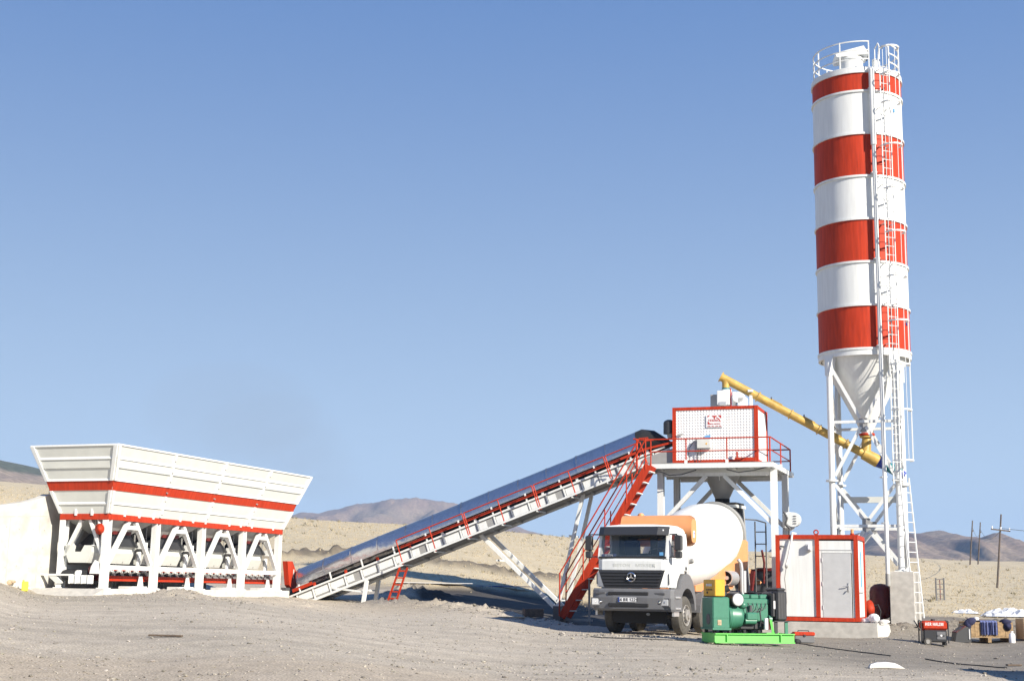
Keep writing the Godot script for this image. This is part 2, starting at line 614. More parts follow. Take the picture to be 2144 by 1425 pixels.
func ground_tone(x: float, z: float) -> Color:
	var r := sqrt(x * x + z * z)
	var f := field(x, z)
	var big := noise.get_noise_2d(x * 1.1 + 300.0, z * 2.6) * 0.5 + 0.5
	var mid := noise.get_noise_2d(x * 4.0, z * 9.0 + 90.0) * 0.5 + 0.5
	var small := fine.get_noise_2d(x * 9.0, z * 9.0) * 0.5 + 0.5
	var gravel := Color(0.48, 0.435, 0.37).lerp(Color(0.63, 0.575, 0.495), clampf(big * 0.9 + (mid - 0.5) * 0.9, 0.0, 1.0))
	gravel = gravel.lerp(Color(0.34, 0.305, 0.265), clampf((mid - 0.6) * 2.4, 0.0, 0.7))
	# browner foreground, greyer by the right-hand side, paler by the conveyor
	gravel = gravel.lerp(Color(0.50, 0.425, 0.335), 0.55 * smoothstep(25.0, 22.3, r + (big - 0.5) * 3.0))
	gravel = gravel.lerp(Color(0.215, 0.197, 0.175), 0.78 * smoothstep(4.5, 8.5, x + (mid - 0.5) * 2.0) * smoothstep(27.0, 33.0, r))
	gravel = gravel.lerp(Color(0.62, 0.575, 0.505), 0.6 * exp(-pow((x + 3.0) / 5.0, 2.0) - pow((z + 41.0) / 6.0, 2.0)))
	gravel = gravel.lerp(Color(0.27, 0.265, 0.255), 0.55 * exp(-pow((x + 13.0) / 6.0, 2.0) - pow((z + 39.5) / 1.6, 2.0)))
	# tracks of the trucks: pressed darker and paler lines across the yard
	for q in TRACKS:
		var zc: float = q[0] + q[1] * x + q[2] * sin(x * q[3] + q[4])
		for e in [-1.0, 1.0]:
			var d: float = absf(z - zc - e) / q[5]
			if d < 1.6:
				var on := smoothstep(1.6, 0.6, d) * (0.55 + 0.45 * mid)
				gravel = gravel.lerp(gravel * q[6], on)
	gravel = Color(gravel.r * 1.05, gravel.g * 1.01, gravel.b * 0.93) * (0.80 + 0.40 * small)
	var grass := Color(0.68, 0.565, 0.365).lerp(Color(0.76, 0.645, 0.44), clampf(big * 0.8 + mid * 0.5 - 0.2, 0.0, 1.0))
	grass = grass.lerp(Color(0.54, 0.44, 0.28), clampf((small - 0.55) * 1.2 + (mid - 0.6), 0.0, 0.6))
	grass *= 0.85 + 0.3 * small
	var t := smoothstep(-0.6, 1.2, f)
	var k := gravel.lerp(grass, t)
	# bare soil along the edge of the field and on the spoil banks
	k = k.lerp(Color(0.20, 0.165, 0.13), 0.55 * exp(-f * f * 0.35) * clampf(mid * 1.6, 0.0, 1.0))
	if r > 60.0 and r < 100.0:
		var c := -78.0 - 0.35 * (x + 9.0) + 3.0 * noise.get_noise_1d(x * 3.0)
		var on := smoothstep(-26.0, -15.0, x) * smoothstep(-4.0, -6.5, x)
		k = k.lerp(Color(0.13, 0.105, 0.08), on * 0.9 * exp(-pow((z - c) / 1.5, 2.0)))
		c = -72.0 + 0.5 * x + 2.0 * noise.get_noise_1d(x * 3.0 + 50.0)
		on = smoothstep(-6.0, -4.0, x) * smoothstep(4.5, 2.5, x)
		k = k.lerp(Color(0.13, 0.105, 0.08), on * 0.85 * exp(-pow((z - c) / 1.5, 2.0)))
	# shade of conveyor and platform painted over the dark aggregate in the hollow
	var pit := pit_shade_at(x, z)
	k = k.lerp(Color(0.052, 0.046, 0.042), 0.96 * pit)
	var pile := exp(-pow((x + 4.1) / 1.0, 2.0) - pow((z + 49.9) / 1.2, 2.0))
	k = k.lerp(Color(0.17, 0.17, 0.175), 0.85 * pile)
	return Color(k.r, k.g, k.b, 1.0)

func grid_mesh(pts: Array, cols: int) -> ArrayMesh:
	# pts: rows of [position, colour]; smooth normals from the grid
	var st := MB.new()
	var rows: int = pts.size() / cols
	st.v.resize(pts.size())
	st.n.resize(pts.size())
	st.c.resize(pts.size())
	for k in pts.size():
		st.v[k] = pts[k][0]
		st.c[k] = pts[k][1]
	for r in rows:
		for k in cols:
			var dx := st.v[r * cols + mini(k + 1, cols - 1)] - st.v[r * cols + maxi(k - 1, 0)]
			var dz := st.v[mini(r + 1, rows - 1) * cols + k] - st.v[maxi(r - 1, 0) * cols + k]
			var nn := dx.cross(dz)
			if nn.y < 0:
				nn = -nn
			st.n[r * cols + k] = nn.normalized() if nn.length() > 1e-9 else Vector3.UP
	for r in rows - 1:
		for k in cols - 1:
			var a := r * cols + k
			# rows run away from the camera, columns to the right
			st.i.append_array(PackedInt32Array([a, a + cols, a + 1, a + 1, a + cols, a + cols + 1]))
	return st.mesh()

func build_ground() -> void:
	noise.seed = 11
	noise.frequency = 0.06
	noise.fractal_octaves = 3
	fine.seed = 23
	fine.frequency = 0.25
	fine.fractal_octaves = 3
	survey()
	var angles := []
	for k in 24:
		angles.append(lerpf(-PI, -0.48, k / 24.0))
	for k in 301:
		angles.append(lerpf(-0.48, 0.48, k / 300.0))
	for k in range(1, 25):
		angles.append(lerpf(0.48, PI, k / 24.0))
	var radii := []
	var r := 0.4
	while r < 4200.0:
		radii.append(r)
		if r < 20.0:
			r *= 1.09
		elif r < 62.0:
			r += 0.16
		elif r < 120.0:
			r *= 1.007
		elif r < 300.0:
			r *= 1.018
		else:
			r *= 1.25
	var pts := []
	for q in radii:
		for t in angles:
			var x: float = q * sin(t)
			var z: float = -q * cos(t)
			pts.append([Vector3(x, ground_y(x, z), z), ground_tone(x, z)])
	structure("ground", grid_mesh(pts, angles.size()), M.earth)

# a hill: its skyline as surveyed [x, y] at one distance, falling off in front and behind, with gullies
func build_hill(called: String, crest: Array, z0: float, front: float, back: float, foot: float, tone: Color, tone2: Color, patch: Color, patch_at: Vector3, gully: float) -> void:
	var nx := 150
	var nz := 46
	var pts := []
	var f := FastNoiseLite.new()
	f.seed = int(absf(z0))
	f.frequency = 6.0 / (crest[crest.size() - 1].x - crest[0].x)
	f.fractal_octaves = 5
	for r in nz:
		var t := r / (nz - 1.0) * 2.0 - 1.0
		for k in nx:
			var x := lerpf(crest[0].x, crest[crest.size() - 1].x, k / (nx - 1.0))
			var y: float = crest[0].y
			for e in crest.size() - 1:
				if x >= crest[e].x:
					var s := clampf((x - crest[e].x) / (crest[e + 1].x - crest[e].x), 0.0, 1.0)
					y = lerpf(crest[e].y, crest[e + 1].y, s)
			var z := z0 - t * (front if t < 0.0 else back)
			var fall := pow(cos(absf(t) * PI / 2.0), 1.3)
			var g := f.get_noise_2d(x * 1.6, z * 0.5)
			y = lerpf(foot, y, fall) + g * gully * (y - foot) * minf(1.0, absf(t) * 3.0)
			var q := f.get_noise_2d(x * 3.0 + 500.0, z * 2.0) * 0.5 + 0.5
			var c := tone.lerp(tone2, clampf(q * 1.8 - 0.4, 0.0, 1.0))
			var d := Vector2((x - patch_at.x) / patch_at.z, (y - patch_at.y) / (patch_at.z * 0.16)).length()
			c = c.lerp(patch, 0.85 * smoothstep(1.25, 0.75, d + (q - 0.5) * 0.9))
			pts.append([Vector3(x, y, z), c])
	structure(called, grid_mesh(pts, nx), M.hill_earth)

func build_hills() -> void:
	var a := [[-560, 60], [-500, 84], [-432, 106], [-382, 117], [-348, 127], [-322, 133], [-280, 141], [-240, 145], [-203, 148], [-185, 151], [-164, 153.5], [-121, 151], [-83, 144.5], [-40, 131.5], [-5, 121], [29, 107], [80, 92], [157, 81], [300, 60]]
	var b := [[225, 15], [273, 36], [304, 50], [335, 58.5], [366, 65], [389, 68], [407, 66], [428, 64.5], [458, 62.5], [494, 59], [525, 55], [552, 53.6], [606, 50.3], [683, 45.4], [800, 38], [900, 20]]
	var c := [[-520, 60], [-440, 72], [-378, 77], [-322, 76], [-294, 71], [-289, 70.4], [-284, 69.5], [-278, 68.5], [-271, 67], [-258, 63.3], [-238, 57], [-205, 47.7], [-169, 38], [-130, 28], [-90, 14]]
	for q in [a, b, c]:
		for k in q.size():
			q[k] = Vector2(q[k][0], q[k][1])
	build_hill("hill", a, -2500.0, 900.0, 700.0, 30.0, Color(0.26, 0.19, 0.155), Color(0.36, 0.27, 0.2), Color(0.33, 0.26, 0.19), Vector3(-150, 110, 90), 0.17)
	build_hill("hill", b, -1500.0, 600.0, 500.0, 8.0, Color(0.22, 0.155, 0.125), Color(0.34, 0.26, 0.18), Color(0.30, 0.23, 0.16), Vector3(470, 30, 90), 0.4)
	build_hill("hill", c, -800.0, 330.0, 250.0, 20.0, Color(0.30, 0.235, 0.19), Color(0.36, 0.29, 0.22), Color(0.05, 0.08, 0.05), Vector3(-266, 64, 30), 0.12)

func build_cover() -> void:
	var rng := RandomNumberGenerator.new()
	rng.seed = 77
	# loose stones on the yard
	var st := MB.new()
	var ring := []
	for q in [[-0.3, 0.35], [0.0, 0.55], [0.32, 0.4], [0.45, 0.12]]:
		var r := []
		for k in 6:
			var t: float = TAU * k / 6.0 + q[0]
			r.append(Vector3(cos(t) * q[1] * (1.0 + 0.22 * sin(k * 2.4 + q[0] * 5.0)), q[0], sin(t) * q[1]))
		ring.append(r)
	st.loft(ring)
	var mm := MultiMesh.new()
	mm.transform_format = MultiMesh.TRANSFORM_3D
	mm.use_colors = true
	mm.mesh = st.mesh()
	var xs := []
	var cs := []
	var tries := 0
	while xs.size() < 16000 and tries < 90000:
		tries += 1
		var th := rng.randf_range(-0.42, 0.42)
		var r := lerpf(19.0, 60.0, pow(rng.randf(), 1.2))
		var x := r * sin(th)
		var z := -r * cos(th)
		var heap := 0.0
		for q in [[1.3, -43.8, 1.0, 0.7], [0.2, -45.0, 1.0, 0.7], [-0.8, -46.0, 1.0, 0.8], [-1.7, -47.2, 1.0, 0.8], [-2.6, -48.5, 1.0, 0.9], [12.3, -43.9, 1.5, 1.0], [15.6, -46.3, 3.6, 1.2], [-9.6, -41.0, 1.4, 1.6], [-16.5, -39.2, 3.5, 1.3], [2.5, -38.2, 3.0, 0.8]]:
			heap = maxf(heap, exp(-pow((x - q[0]) / q[2], 2.0) - pow((z - q[1]) / q[3], 2.0)))
		var keep := 0.25 + 0.5 * maxf(0.0, noise.get_noise_2d(x * 2.0, z * 4.0) * 2.0) + heap * 3.0
		if rng.randf() > keep or field(x, z) > 1.0 or pit_shade_at(x, z) > 0.5:
			continue
		var s := 0.012 + 0.035 * pow(rng.randf(), 3.0) + heap * 0.07 * pow(rng.randf(), 2.0)
		if rng.randf() < 0.012:
			s += 0.05
		var bs := Basis.from_euler(Vector3(rng.randf_range(-0.5, 0.5), rng.randf() * TAU, rng.randf_range(-0.5, 0.5))) * Basis.from_scale(Vector3(s * rng.randf_range(0.8, 1.7), s * rng.randf_range(0.6, 1.0), s * rng.randf_range(0.8, 1.4)))
		xs.append(Transform3D(bs, Vector3(x, ground_y(x, z) + s * 0.12, z)))
		var t := rng.randf_range(0.7, 1.5)
		cs.append(Color(t, t * rng.randf_range(0.95, 1.0), t * rng.randf_range(0.88, 1.0)))
	mm.instance_count = xs.size()
	for k in xs.size():
		mm.set_instance_transform(k, xs[k])
		mm.set_instance_color(k, cs[k])
	var o := MultiMeshInstance3D.new()
	o.name = "gravel"
	o.multimesh = mm
	o.material_override = M.rock
	add_child(o)
	o.set_meta("kind", "stuff")
	o.set_meta("label", "loose grey stones strewn over the trodden yard")
	# tufts of dry grass
	var tuft := MB.new()
	for k in 9:
		var t := TAU * k / 9.0 + 0.4 * sin(k * 5.0)
		var d := Vector3(cos(t), 0, sin(t))
		var side := Vector3(-d.z, 0, d.x) * 0.05
		var lean := 0.25 + 0.55 * fposmod(k * 0.37, 1.0)
		var hgt := 0.55 + 0.45 * fposmod(k * 0.61, 1.0)
		var foot := d * 0.12
		var tip := foot + d * lean * 0.7 + Vector3(0, hgt, 0)
		var s := tuft.v.size()
		for p in [foot - side, foot + side, tip]:
			tuft.v.append(p)
			tuft.n.append((Vector3.UP * 0.8 + d * 0.4).normalized())
		tuft.i.append_array(PackedInt32Array([s, s + 1, s + 2]))
	mm = MultiMesh.new()
	mm.transform_format = MultiMesh.TRANSFORM_3D
	mm.use_colors = true
	mm.mesh = tuft.mesh()
	xs = []
	cs = []
	tries = 0
	while xs.size() < 26000 and tries < 90000:
		tries += 1
		var th := rng.randf_range(-0.42, 0.42)
		var r := 46.0 * exp(rng.randf() * 1.5)
		var x := r * sin(th)
		var z := -r * cos(th)
		var f := field(x, z)
		var keep := smoothstep(-0.8, 2.5, f) * (0.3 + 0.7 * smoothstep(-0.35, 0.3, noise.get_noise_2d(x * 2.4, z * 3.5)))
		if rng.randf() > keep:
			continue
		var s := rng.randf_range(0.05, 0.12) * (1.0 + 0.8 * smoothstep(60.0, 160.0, r))
		var bs := Basis(UP, rng.randf() * TAU) * Basis.from_scale(Vector3(s * 1.3, s, s * 1.3))
		xs.append(Transform3D(bs, Vector3(x, ground_y(x, z) - 0.01, z)))
		var t := rng.randf_range(0.85, 1.15)
		cs.append(Color(0.74 * t, 0.62 * t, 0.41 * t).lerp(Color(0.6 * t, 0.49 * t, 0.31 * t), rng.randf() * rng.randf()))
	mm.instance_count = xs.size()
	for k in xs.size():
		mm.set_instance_transform(k, xs[k])
		mm.set_instance_color(k, cs[k])
	var sm := MultiMesh.new()
	sm.transform_format = MultiMesh.TRANSFORM_3D
	sm.use_colors = true
	sm.mesh = tuft.mesh()
	sm.instance_count = 600
	for k in 600:
		var x := 0.0
		var z := 0.0
		for e in 12:
			var th := rng.randf_range(-0.42, 0.42)
			var r := 58.0 * exp(rng.randf() * 1.5)
			x = r * sin(th)
			z = -r * cos(th)
			if field(x, z) > 3.0 and noise.get_noise_2d(x * 0.8 + 40.0, z * 1.2) > -0.05:
				break
		var s := rng.randf_range(0.12, 0.34) * (1.0 + smoothstep(80.0, 200.0, absf(z)))
		sm.set_instance_transform(k, Transform3D(Basis(UP, rng.randf() * TAU) * Basis.from_scale(Vector3(s * 1.6, s * 0.8, s * 1.6)), Vector3(x, ground_y(x, z) - 0.02, z)))
		var t := rng.randf_range(0.7, 1.3)
		sm.set_instance_color(k, Color(0.36 * t, 0.31 * t, 0.19 * t))
	var so := MultiMeshInstance3D.new()
	so.name = "scrub"
	so.multimesh = sm
	so.material_override = M.straw
	add_child(so)
	so.set_meta("kind", "stuff")
	so.set_meta("label", "darker low scrub dotted over the dry field")
	o = MultiMeshInstance3D.new()
	o.name = "dry_grass"
	o.multimesh = mm
	o.material_override = M.straw
	add_child(o)
	o.set_meta("kind", "stuff")
	o.set_meta("label", "short straw-coloured grass covering the field behind the plant")

# ---------------------------------------------------------------- aggregate hopper and what hangs in it

const HA := -13.66    # outer face of the long side
const HB := -10.18    # near end
const HH := 1.494     # foot of the legs
const HL := 10.4
const HW := 1.72

func hp(x: float, u: float, h: float) -> Vector3:
	return L(HA - x, HH + h, HB + u)

func hopper_panel(s: Array, t0: float, t1: float, s0: float, s1: float, o0: float, o1: float, th: float) -> MB:
	# s: top left, top right, bottom left, bottom right, outward
	var out: Vector3 = s[4]
	var q := []
	for e in [[t0, s0, o0], [t0, s1, o0], [t1, s1, o1], [t1, s0, o1]]:
		q.append((s[0].lerp(s[1], e[1])).lerp(s[2].lerp(s[3], e[1]), e[0]) + out * e[2])
	var st := MB.new()
	var i := []
	for p in q:
		i.append(p - out * th)
	return st.hexa([i[0], i[1], i[2], i[3], q[0], q[1], q[2], q[3]])

func build_hopper() -> void:
	var o := plant("aggregate_hopper", "white four-bay aggregate hopper with two red bands, standing on white A-braced legs", "hopper", HA, HH, HB)
	var t := 4.134
	var b := 2.177
	var e1 := 0.73
	var e2 := 0.76
	var s1 := 0.70
	var s2 := 0.66
	var tn := [hp(-s1, -e1, t), hp(-s1, HL + e2, t), hp(HW + s2, HL + e2, t), hp(HW + s2, -e1, t)]
	var bn := [hp(0, 0, b), hp(0, HL, b), hp(HW, HL, b), hp(HW, 0, b)]
	var mid := hp(HW / 2, HL / 2, 3.0)
	var sides := []
	for k in 4:
		var j := (k + 1) % 4
		var out: Vector3 = (tn[j] - tn[k]).cross(bn[k] - tn[k]).normalized()
		if out.dot(tn[k] - mid) < 0:
			out = -out
		sides.append([tn[k], tn[j], bn[k], bn[j], out, 4 if k % 2 == 0 else 1])
	var rows := [[0.012, 0.165, 0.0, 0.0, 0], [0.2, 0.325, 0.0, 0.035, 0], [0.325, 0.485, 0.0, 0.0, 0], [0.515, 0.655, 0.0, 0.02, 1], [0.657, 0.825, 0.0, 0.0, 0], [0.855, 1.0, 0.0, 0.0, 0]]
	for s in sides:
		var bays: int = s[5]
		for k in bays:
			var a := float(k) / bays
			var c := float(k + 1) / bays
			for r in rows:
				part("red_panel" if r[4] else "panel", hopper_panel(s, r[0], r[1], a, c, r[2], r[3], 0.012), M.red_paint if r[4] else M.cream_paint, o)
			for r in [[0.165, 0.2], [0.485, 0.515], [0.825, 0.855]]:
				part("fold", hopper_panel(s, r[0], r[1], a, c, 0.0, 0.032, 0.03), M.white_paint, o)
		for k in bays + 1:
			var c := float(k) / bays
			var w := 0.05 / (11.0 if bays > 1 else 2.4)
			var lo := clampf(c - w, 0.0, 1.0 - 2.0 * w)
			part("joint_flange", hopper_panel(s, 0.0, 0.512, lo, lo + 2.0 * w, 0.05, 0.05, 0.05), M.white_paint, o)
			part("joint_flange", hopper_panel(s, 0.656, 0.985, lo, lo + 2.0 * w, 0.05, 0.05, 0.05), M.white_paint, o)
			if bays > 1 and k > 0 and k < bays:
				for e in [0.1, 0.28, 0.42, 0.59, 0.72, 0.93]:
					part("bolt", hopper_panel(s, e, e + 0.018, c - 0.0022, c + 0.0022, 0.065, 0.065, 0.06), M.grey_steel, o)
		part("rim", MB.new().beam(s[0] + Vector3(0, 0.0, 0), s[1], 0.05, 0.05), M.white_paint, o)
	# red ring beam and the gussets over it
	for k in 4:
		var j := (k + 1) % 4
		var p: Vector3 = bn[k] - Vector3(0, 0.085, 0)
		var q: Vector3 = bn[j] - Vector3(0, 0.085, 0)
		var inward := (mid - p.lerp(q, 0.5)).slide(UP).normalized() * 0.04
		part("ring_beam", MB.new().beam(p + inward, q + inward, 0.10, 0.17), M.red_paint, o)
		var many := 14 if k % 2 == 0 else 3
		for e in range(1, many):
			if k % 2 == 0 and e % 4 == 0:
				continue
			var g: Vector3 = bn[k].lerp(bn[j], float(e) / many) - inward * 0.4
			part("gusset", MB.new().beam(g + Vector3(0, -0.05, 0), g + Vector3(0, 0.16, 0) + sides[k][4] * 0.02, 0.07, 0.05, sides[k][4]), M.white_paint, o)
	# legs, A-braces, sill beams
	for x in [0.0, HW]:
		var xi: float = 0.10 if x == 0.0 else HW - 0.10
		for k in 5:
			var u := clampf(HL * k / 4.0, 0.10, HL - 0.10)
			var leg := part("leg", MB.new().ibeam(hp(xi, u, 0), hp(xi, u, 2.0), 0.2, 0.2, Vector3(0, 0, 1)), M.white_paint, o)
			part("foot_plate", MB.new().box(hp(xi, u, 0.012), Vector3(0.3, 0.025, 0.3)), M.white_paint, leg)
		for k in 4:
			var u0 := HL * k / 4.0
			var um := u0 + 1.3
			var d: float = xi
			part("brace", MB.new().beam(hp(d, u0 + 0.2, 0.72), hp(d, um - 0.17, 2.0), 0.12, 0.12, Vector3(1, 0, 0)), M.white_paint, o)
			part("brace", MB.new().beam(hp(d, u0 + 2.4, 0.72), hp(d, um + 0.17, 2.0), 0.12, 0.12, Vector3(1, 0, 0)), M.white_paint, o)
			part("brace_tie", MB.new().beam(hp(d, um - 0.27, 1.82), hp(d, um + 0.27, 1.82), 0.1, 0.12), M.white_paint, o)
			part("sill_beam", MB.new().beam(hp(d, u0 + 0.2, 0.62), hp(d, u0 + 2.4, 0.62), 0.12, 0.13), M.white_paint, o)
	for u in [0.12, HL - 0.12]:
		part("end_brace", MB.new().beam(hp(HW - 0.16, u, 0.95), hp(HW / 2 + 0.15, u, 2.0), 0.1, 0.1, Vector3(0, 0, 1)), M.white_paint, o)
		part("end_brace", MB.new().beam(hp(0.2, u, 0.95), hp(HW / 2 - 0.15, u, 2.0), 0.1, 0.1, Vector3(0, 0, 1)), M.white_paint, o)
	# the four discharge cones with their gates
	for k in 4:
		var u := HL * k / 4.0 + 1.3
		var st := MB.new()
		var r0 := []
		var r1 := []
		var r2 := []
		for q in [[-1, -1], [1, -1], [1, 1], [-1, 1]]:
			r0.append(hp(HW / 2 + q[0] * 0.74, u + q[1] * 1.2, 2.03))
			r1.append(hp(HW / 2 + q[0] * 0.36, u + q[1] * 0.5, 1.62))
			r2.append(hp(HW / 2 + q[0] * 0.42, u + q[1] * 0.95, 1.26))
		st.loft([r0, r1])
		part("discharge_cone", st, M.grey_steel, o)
		part("rubber_skirt", MB.new().loft([r1, r2]), M.black_plastic, o)
		part("gate_rail", MB.new().box(hp(HW / 2 - 0.42, u, 1.66), Vector3(0.06, 0.1, 0.9)), M.dark_red, o)
		part("air_cylinder", MB.new().tube(hp(0.42, u + 1.05, 1.5), hp(0.5, u + 0.72, 1.86), 0.07), M.white_paint, o)
		part("bracket", MB.new().box(hp(0.42, u + 1.08, 1.32), Vector3(0.16, 0.2, 0.34)), M.white_paint, o)
	var vib := part("vibrator_motor", MB.new().tube(hp(0.28, -0.02, 1.72), hp(0.28, 0.3, 1.78), 0.16, 16), M.red_paint, o)
	part("motor_cap", MB.new().ball(hp(0.28, -0.02, 1.72), Vector3(0.15, 0.15, 0.06), 16), M.red_paint, vib)
	part("motor_mount", MB.new().beam(hp(0.3, 0.12, 1.88), hp(0.4, 0.2, 2.1), 0.24, 0.06), M.white_paint, vib)
	part("motor_base", MB.new().box(hp(0.2, 0.2, 1.46), Vector3(0.2, 0.2, 0.2)), M.white_paint, vib)
	# weighing hoppers hung between the legs
	var words := ["beside the concrete wall", "second from the concrete wall", "third from the concrete wall", "next to the red chain guard"]
	for k in 4:
		var u0 := HB + HL * k / 4.0 + 0.08
		var w := plant("weighing_hopper", "pale grey weighing trough under the aggregate hopper, " + words[k], "weighing hopper", -14.7, 2.22, u0, "weighing troughs hung under the aggregate hopper")
		var sec := [[-0.47, 2.75], [0.47, 2.75], [0.47, 2.55], [0.32, 2.24], [-0.32, 2.24], [-0.47, 2.55]]
		var poly := []
		for q in sec:
			poly.append(Vector2(q[0], q[1] - 2.22))
		if k == 0:
			poly = [Vector2(-0.47, 0.53), Vector2(-0.13, 0.53), Vector2(-0.13, 0.34), Vector2(0.09, 0.34), Vector2(0.2, 0.53), Vector2(0.47, 0.53), Vector2(0.47, 0.33), Vector2(0.32, 0.02), Vector2(-0.32, 0.02), Vector2(-0.47, 0.33)]
		var st := MB.new()
		for q in [[1, 2], [2, 3], [4, 5], [5, 0]]:
			var a: Array = sec[q[0]]
			var c: Array = sec[q[1]]
			var lone := part("side_plate", MB.new().plate(Vector3(a[0], a[1] - 2.22, 0), Vector3(c[0], c[1] - 2.22, 0), Vector3(c[0], c[1] - 2.22, -2.1), Vector3(a[0], a[1] - 2.22, -2.1), 0.015), M.cream_paint, w)
			if q[0] == 2:
				for e in 3:
					part("bolt", MB.new().box(Vector3(0.365, 0.08, -0.3 - e * 0.7), Vector3(0.03, 0.03, 0.03)), M.grey_steel, lone)
		part("end_plate", st.prism(poly, 0.02, Transform3D(Basis.IDENTITY, Vector3(0, 0, 0.0))), M.cream_paint, w)
		part("end_plate", MB.new().prism(poly, 0.02, Transform3D(Basis.IDENTITY, Vector3(0, 0, -2.1))), M.cream_paint, w)
		part("rim", MB.new().beam(Vector3(0.49, 0.53, 0.02), Vector3(0.49, 0.53, -2.12), 0.06, 0.03), M.white_paint, w)
		part("rim", MB.new().beam(Vector3(-0.49, 0.53, 0.02), Vector3(-0.49, 0.53, -2.12), 0.06, 0.03), M.white_paint, w)
		for e in [0.05, 2.05]:
			part("hanger", MB.new().beam(Vector3(0.5, 0.5, -e), Vector3(0.5, 1.3, -e), 0.03, 0.03), M.grey_steel, w)
		part("load_cell", MB.new().cbox(Vector3(0.52, 0.16, -2.28), Vector3(0.1, 0.5, 0.16)), M.white_paint, w)
		part("air_valve", MB.new().tube(Vector3(0.5, 0.05, -2.28), Vector3(0.5, 0.34, -2.2), 0.05), M.grey_steel, w)
	build_weigh_belt()

func build_weigh_belt() -> void:
	var o := plant("weighing_conveyor", "low red belt conveyor running beneath the weighing troughs", "conveyor", -14.7, 1.45, HB)
	var b0 := -10.25
	var b1 := 1.05
	for x in [-0.52, 0.52]:
		part("channel", MB.new().beam(L(-14.7 + x, 1.80, b0 + 0.55), L(-14.7 + x, 1.80, b1), 0.09, 0.15), M.red_paint, o)
		part("channel_lip", MB.new().beam(L(-14.7 + x * 1.06, 1.73, b0 + 0.55), L(-14.7 + x * 1.06, 1.73, b1), 0.14, 0.02), M.red_paint, o)
	part("belt", MB.new().beam(L(-14.7, 2.02, b0 + 0.1), L(-14.7, 2.02, b1), 0.8, 0.02), M.black_rubber, o)
	part("return_belt", MB.new().beam(L(-14.7, 1.72, b0 + 0.1), L(-14.7, 1.72, b1), 0.8, 0.02), M.black_rubber, o)
	part("drum_lagging", MB.new().tube(L(-15.12, 1.87, b0 + 0.1), L(-14.28, 1.87, b0 + 0.1), 0.15, 18), M.black_rubber, o)
	part("skirt_plate", MB.new().plate(L(-14.42, 2.0, b0 + 0.7), L(-14.42, 2.0, b1 - 0.3), L(-14.36, 2.14, b1 - 0.3), L(-14.36, 2.14, b0 + 0.7), 0.015), M.red_paint, o)
	var n := 25
	for k in n:
		var b := lerpf(b0 + 0.75, b1 - 0.35, k / (n - 1.0))
		var r := part("idler", MB.new().tube(L(-14.5, 1.955, b), L(-14.22, 2.03, b), 0.045, 10), M.white_paint, o)
		part("idler_bracket", MB.new().beam(L(-14.2, 1.87, b + 0.1), L(-14.2, 2.08, b - 0.02), 0.02, 0.07, Vector3(1, 0, 0)), M.white_paint, r)
	# head end beside the wall: drum, bearing box, scraper
	part("bearing_box", MB.new().cbox(L(-14.4, 1.75, b0 - 0.05), Vector3(0.78, 0.25, 0.16), 0.01), M.white_paint, o)
	for k in 4:
		part("stiffener", MB.new().box(L(-14.74 + k * 0.22, 1.75, b0 - 0.145), Vector3(0.02, 0.25, 0.03)), M.white_paint, o)
	part("take_up_rail", MB.new().beam(L(-15.9, 1.88, b0), L(-14.66, 1.88, b0), 0.1, 0.05), M.white_paint, o)
	part("scraper", MB.new().plate(L(-15.6, 1.86, b0 - 0.02), L(-15.3, 1.86, b0 - 0.02), L(-15.08, 1.63, b0 + 0.05), L(-15.34, 1.63, b0 + 0.05), 0.03), M.white_paint, o)
	part("bearing", MB.new().tube(L(-14.5, 1.92, b0 - 0.09), L(-14.5, 1.92, b0 + 0.05), 0.1, 14), M.white_paint, o)
	part("drive_drum", MB.new().tube(L(-14.24, 2.02, b0 + 0.2), L(-13.96, 2.02, b0 + 0.2), 0.15, 16), M.dark_red, o)
	part("drive_bracket", MB.new().prism([Vector2(-0.16, 0), Vector2(0.16, 0), Vector2(0.12, 0.34), Vector2(0.0, 0.4), Vector2(-0.12, 0.2)], 0.04, Transform3D(Basis.IDENTITY, L(-13.98, 1.92, b0))), M.white_paint, o)
	part("feeder_tray", MB.new().plate(L(-15.35, 2.3, b0 + 0.5), L(-14.95, 2.3, b0 + 0.5), L(-14.95, 2.42, b0 + 1.4), L(-15.35, 2.42, b0 + 1.4), 0.03), M.tan, o)
	for k in 4:
		var b := HB + HL * (k + 1) / 4.0 - 0.35
		var f := part("stand", MB.new().prism([Vector2(-0.14, 0), Vector2(0.14, 0), Vector2(0.05, 0.34), Vector2(-0.05, 0.34)], 0.05, Transform3D(Basis(UP, PI / 2), L(-13.98, 1.53, b))), M.white_paint, o)
		part("stand_foot", MB.new().cbox(L(-14.1, 1.52, b - 0.2), Vector3(0.5, 0.10, 0.8), 0.01), M.white_paint, f)
	# chain guard at the far end
	var poly := []
	for q in [[0.86, 2.56], [1.26, 2.56], [1.75, 1.95], [1.72, 1.72], [1.55, 1.58], [1.28, 1.56], [1.08, 1.7]]:
		poly.append(Vector2(q[0], q[1]))
	var g := part("chain_guard", MB.new().prism(poly, 0.2, Transform3D(Basis(Vector3(0, 0, -1), Vector3(0, 1, 0), Vector3(1, 0, 0)), Vector3(-13.86 + 14.7, -1.45, HB))), M.red_paint, o)
	part("label_strip", MB.new().box(L(-13.755, 2.1, 1.36), Vector3(0.01, 0.34, 0.06)), M.cream_paint, g)
	part("guard_stand", MB.new().box(L(-13.9, 1.42, 1.2), Vector3(0.2, 0.36, 0.6)), M.dark_steel, o)

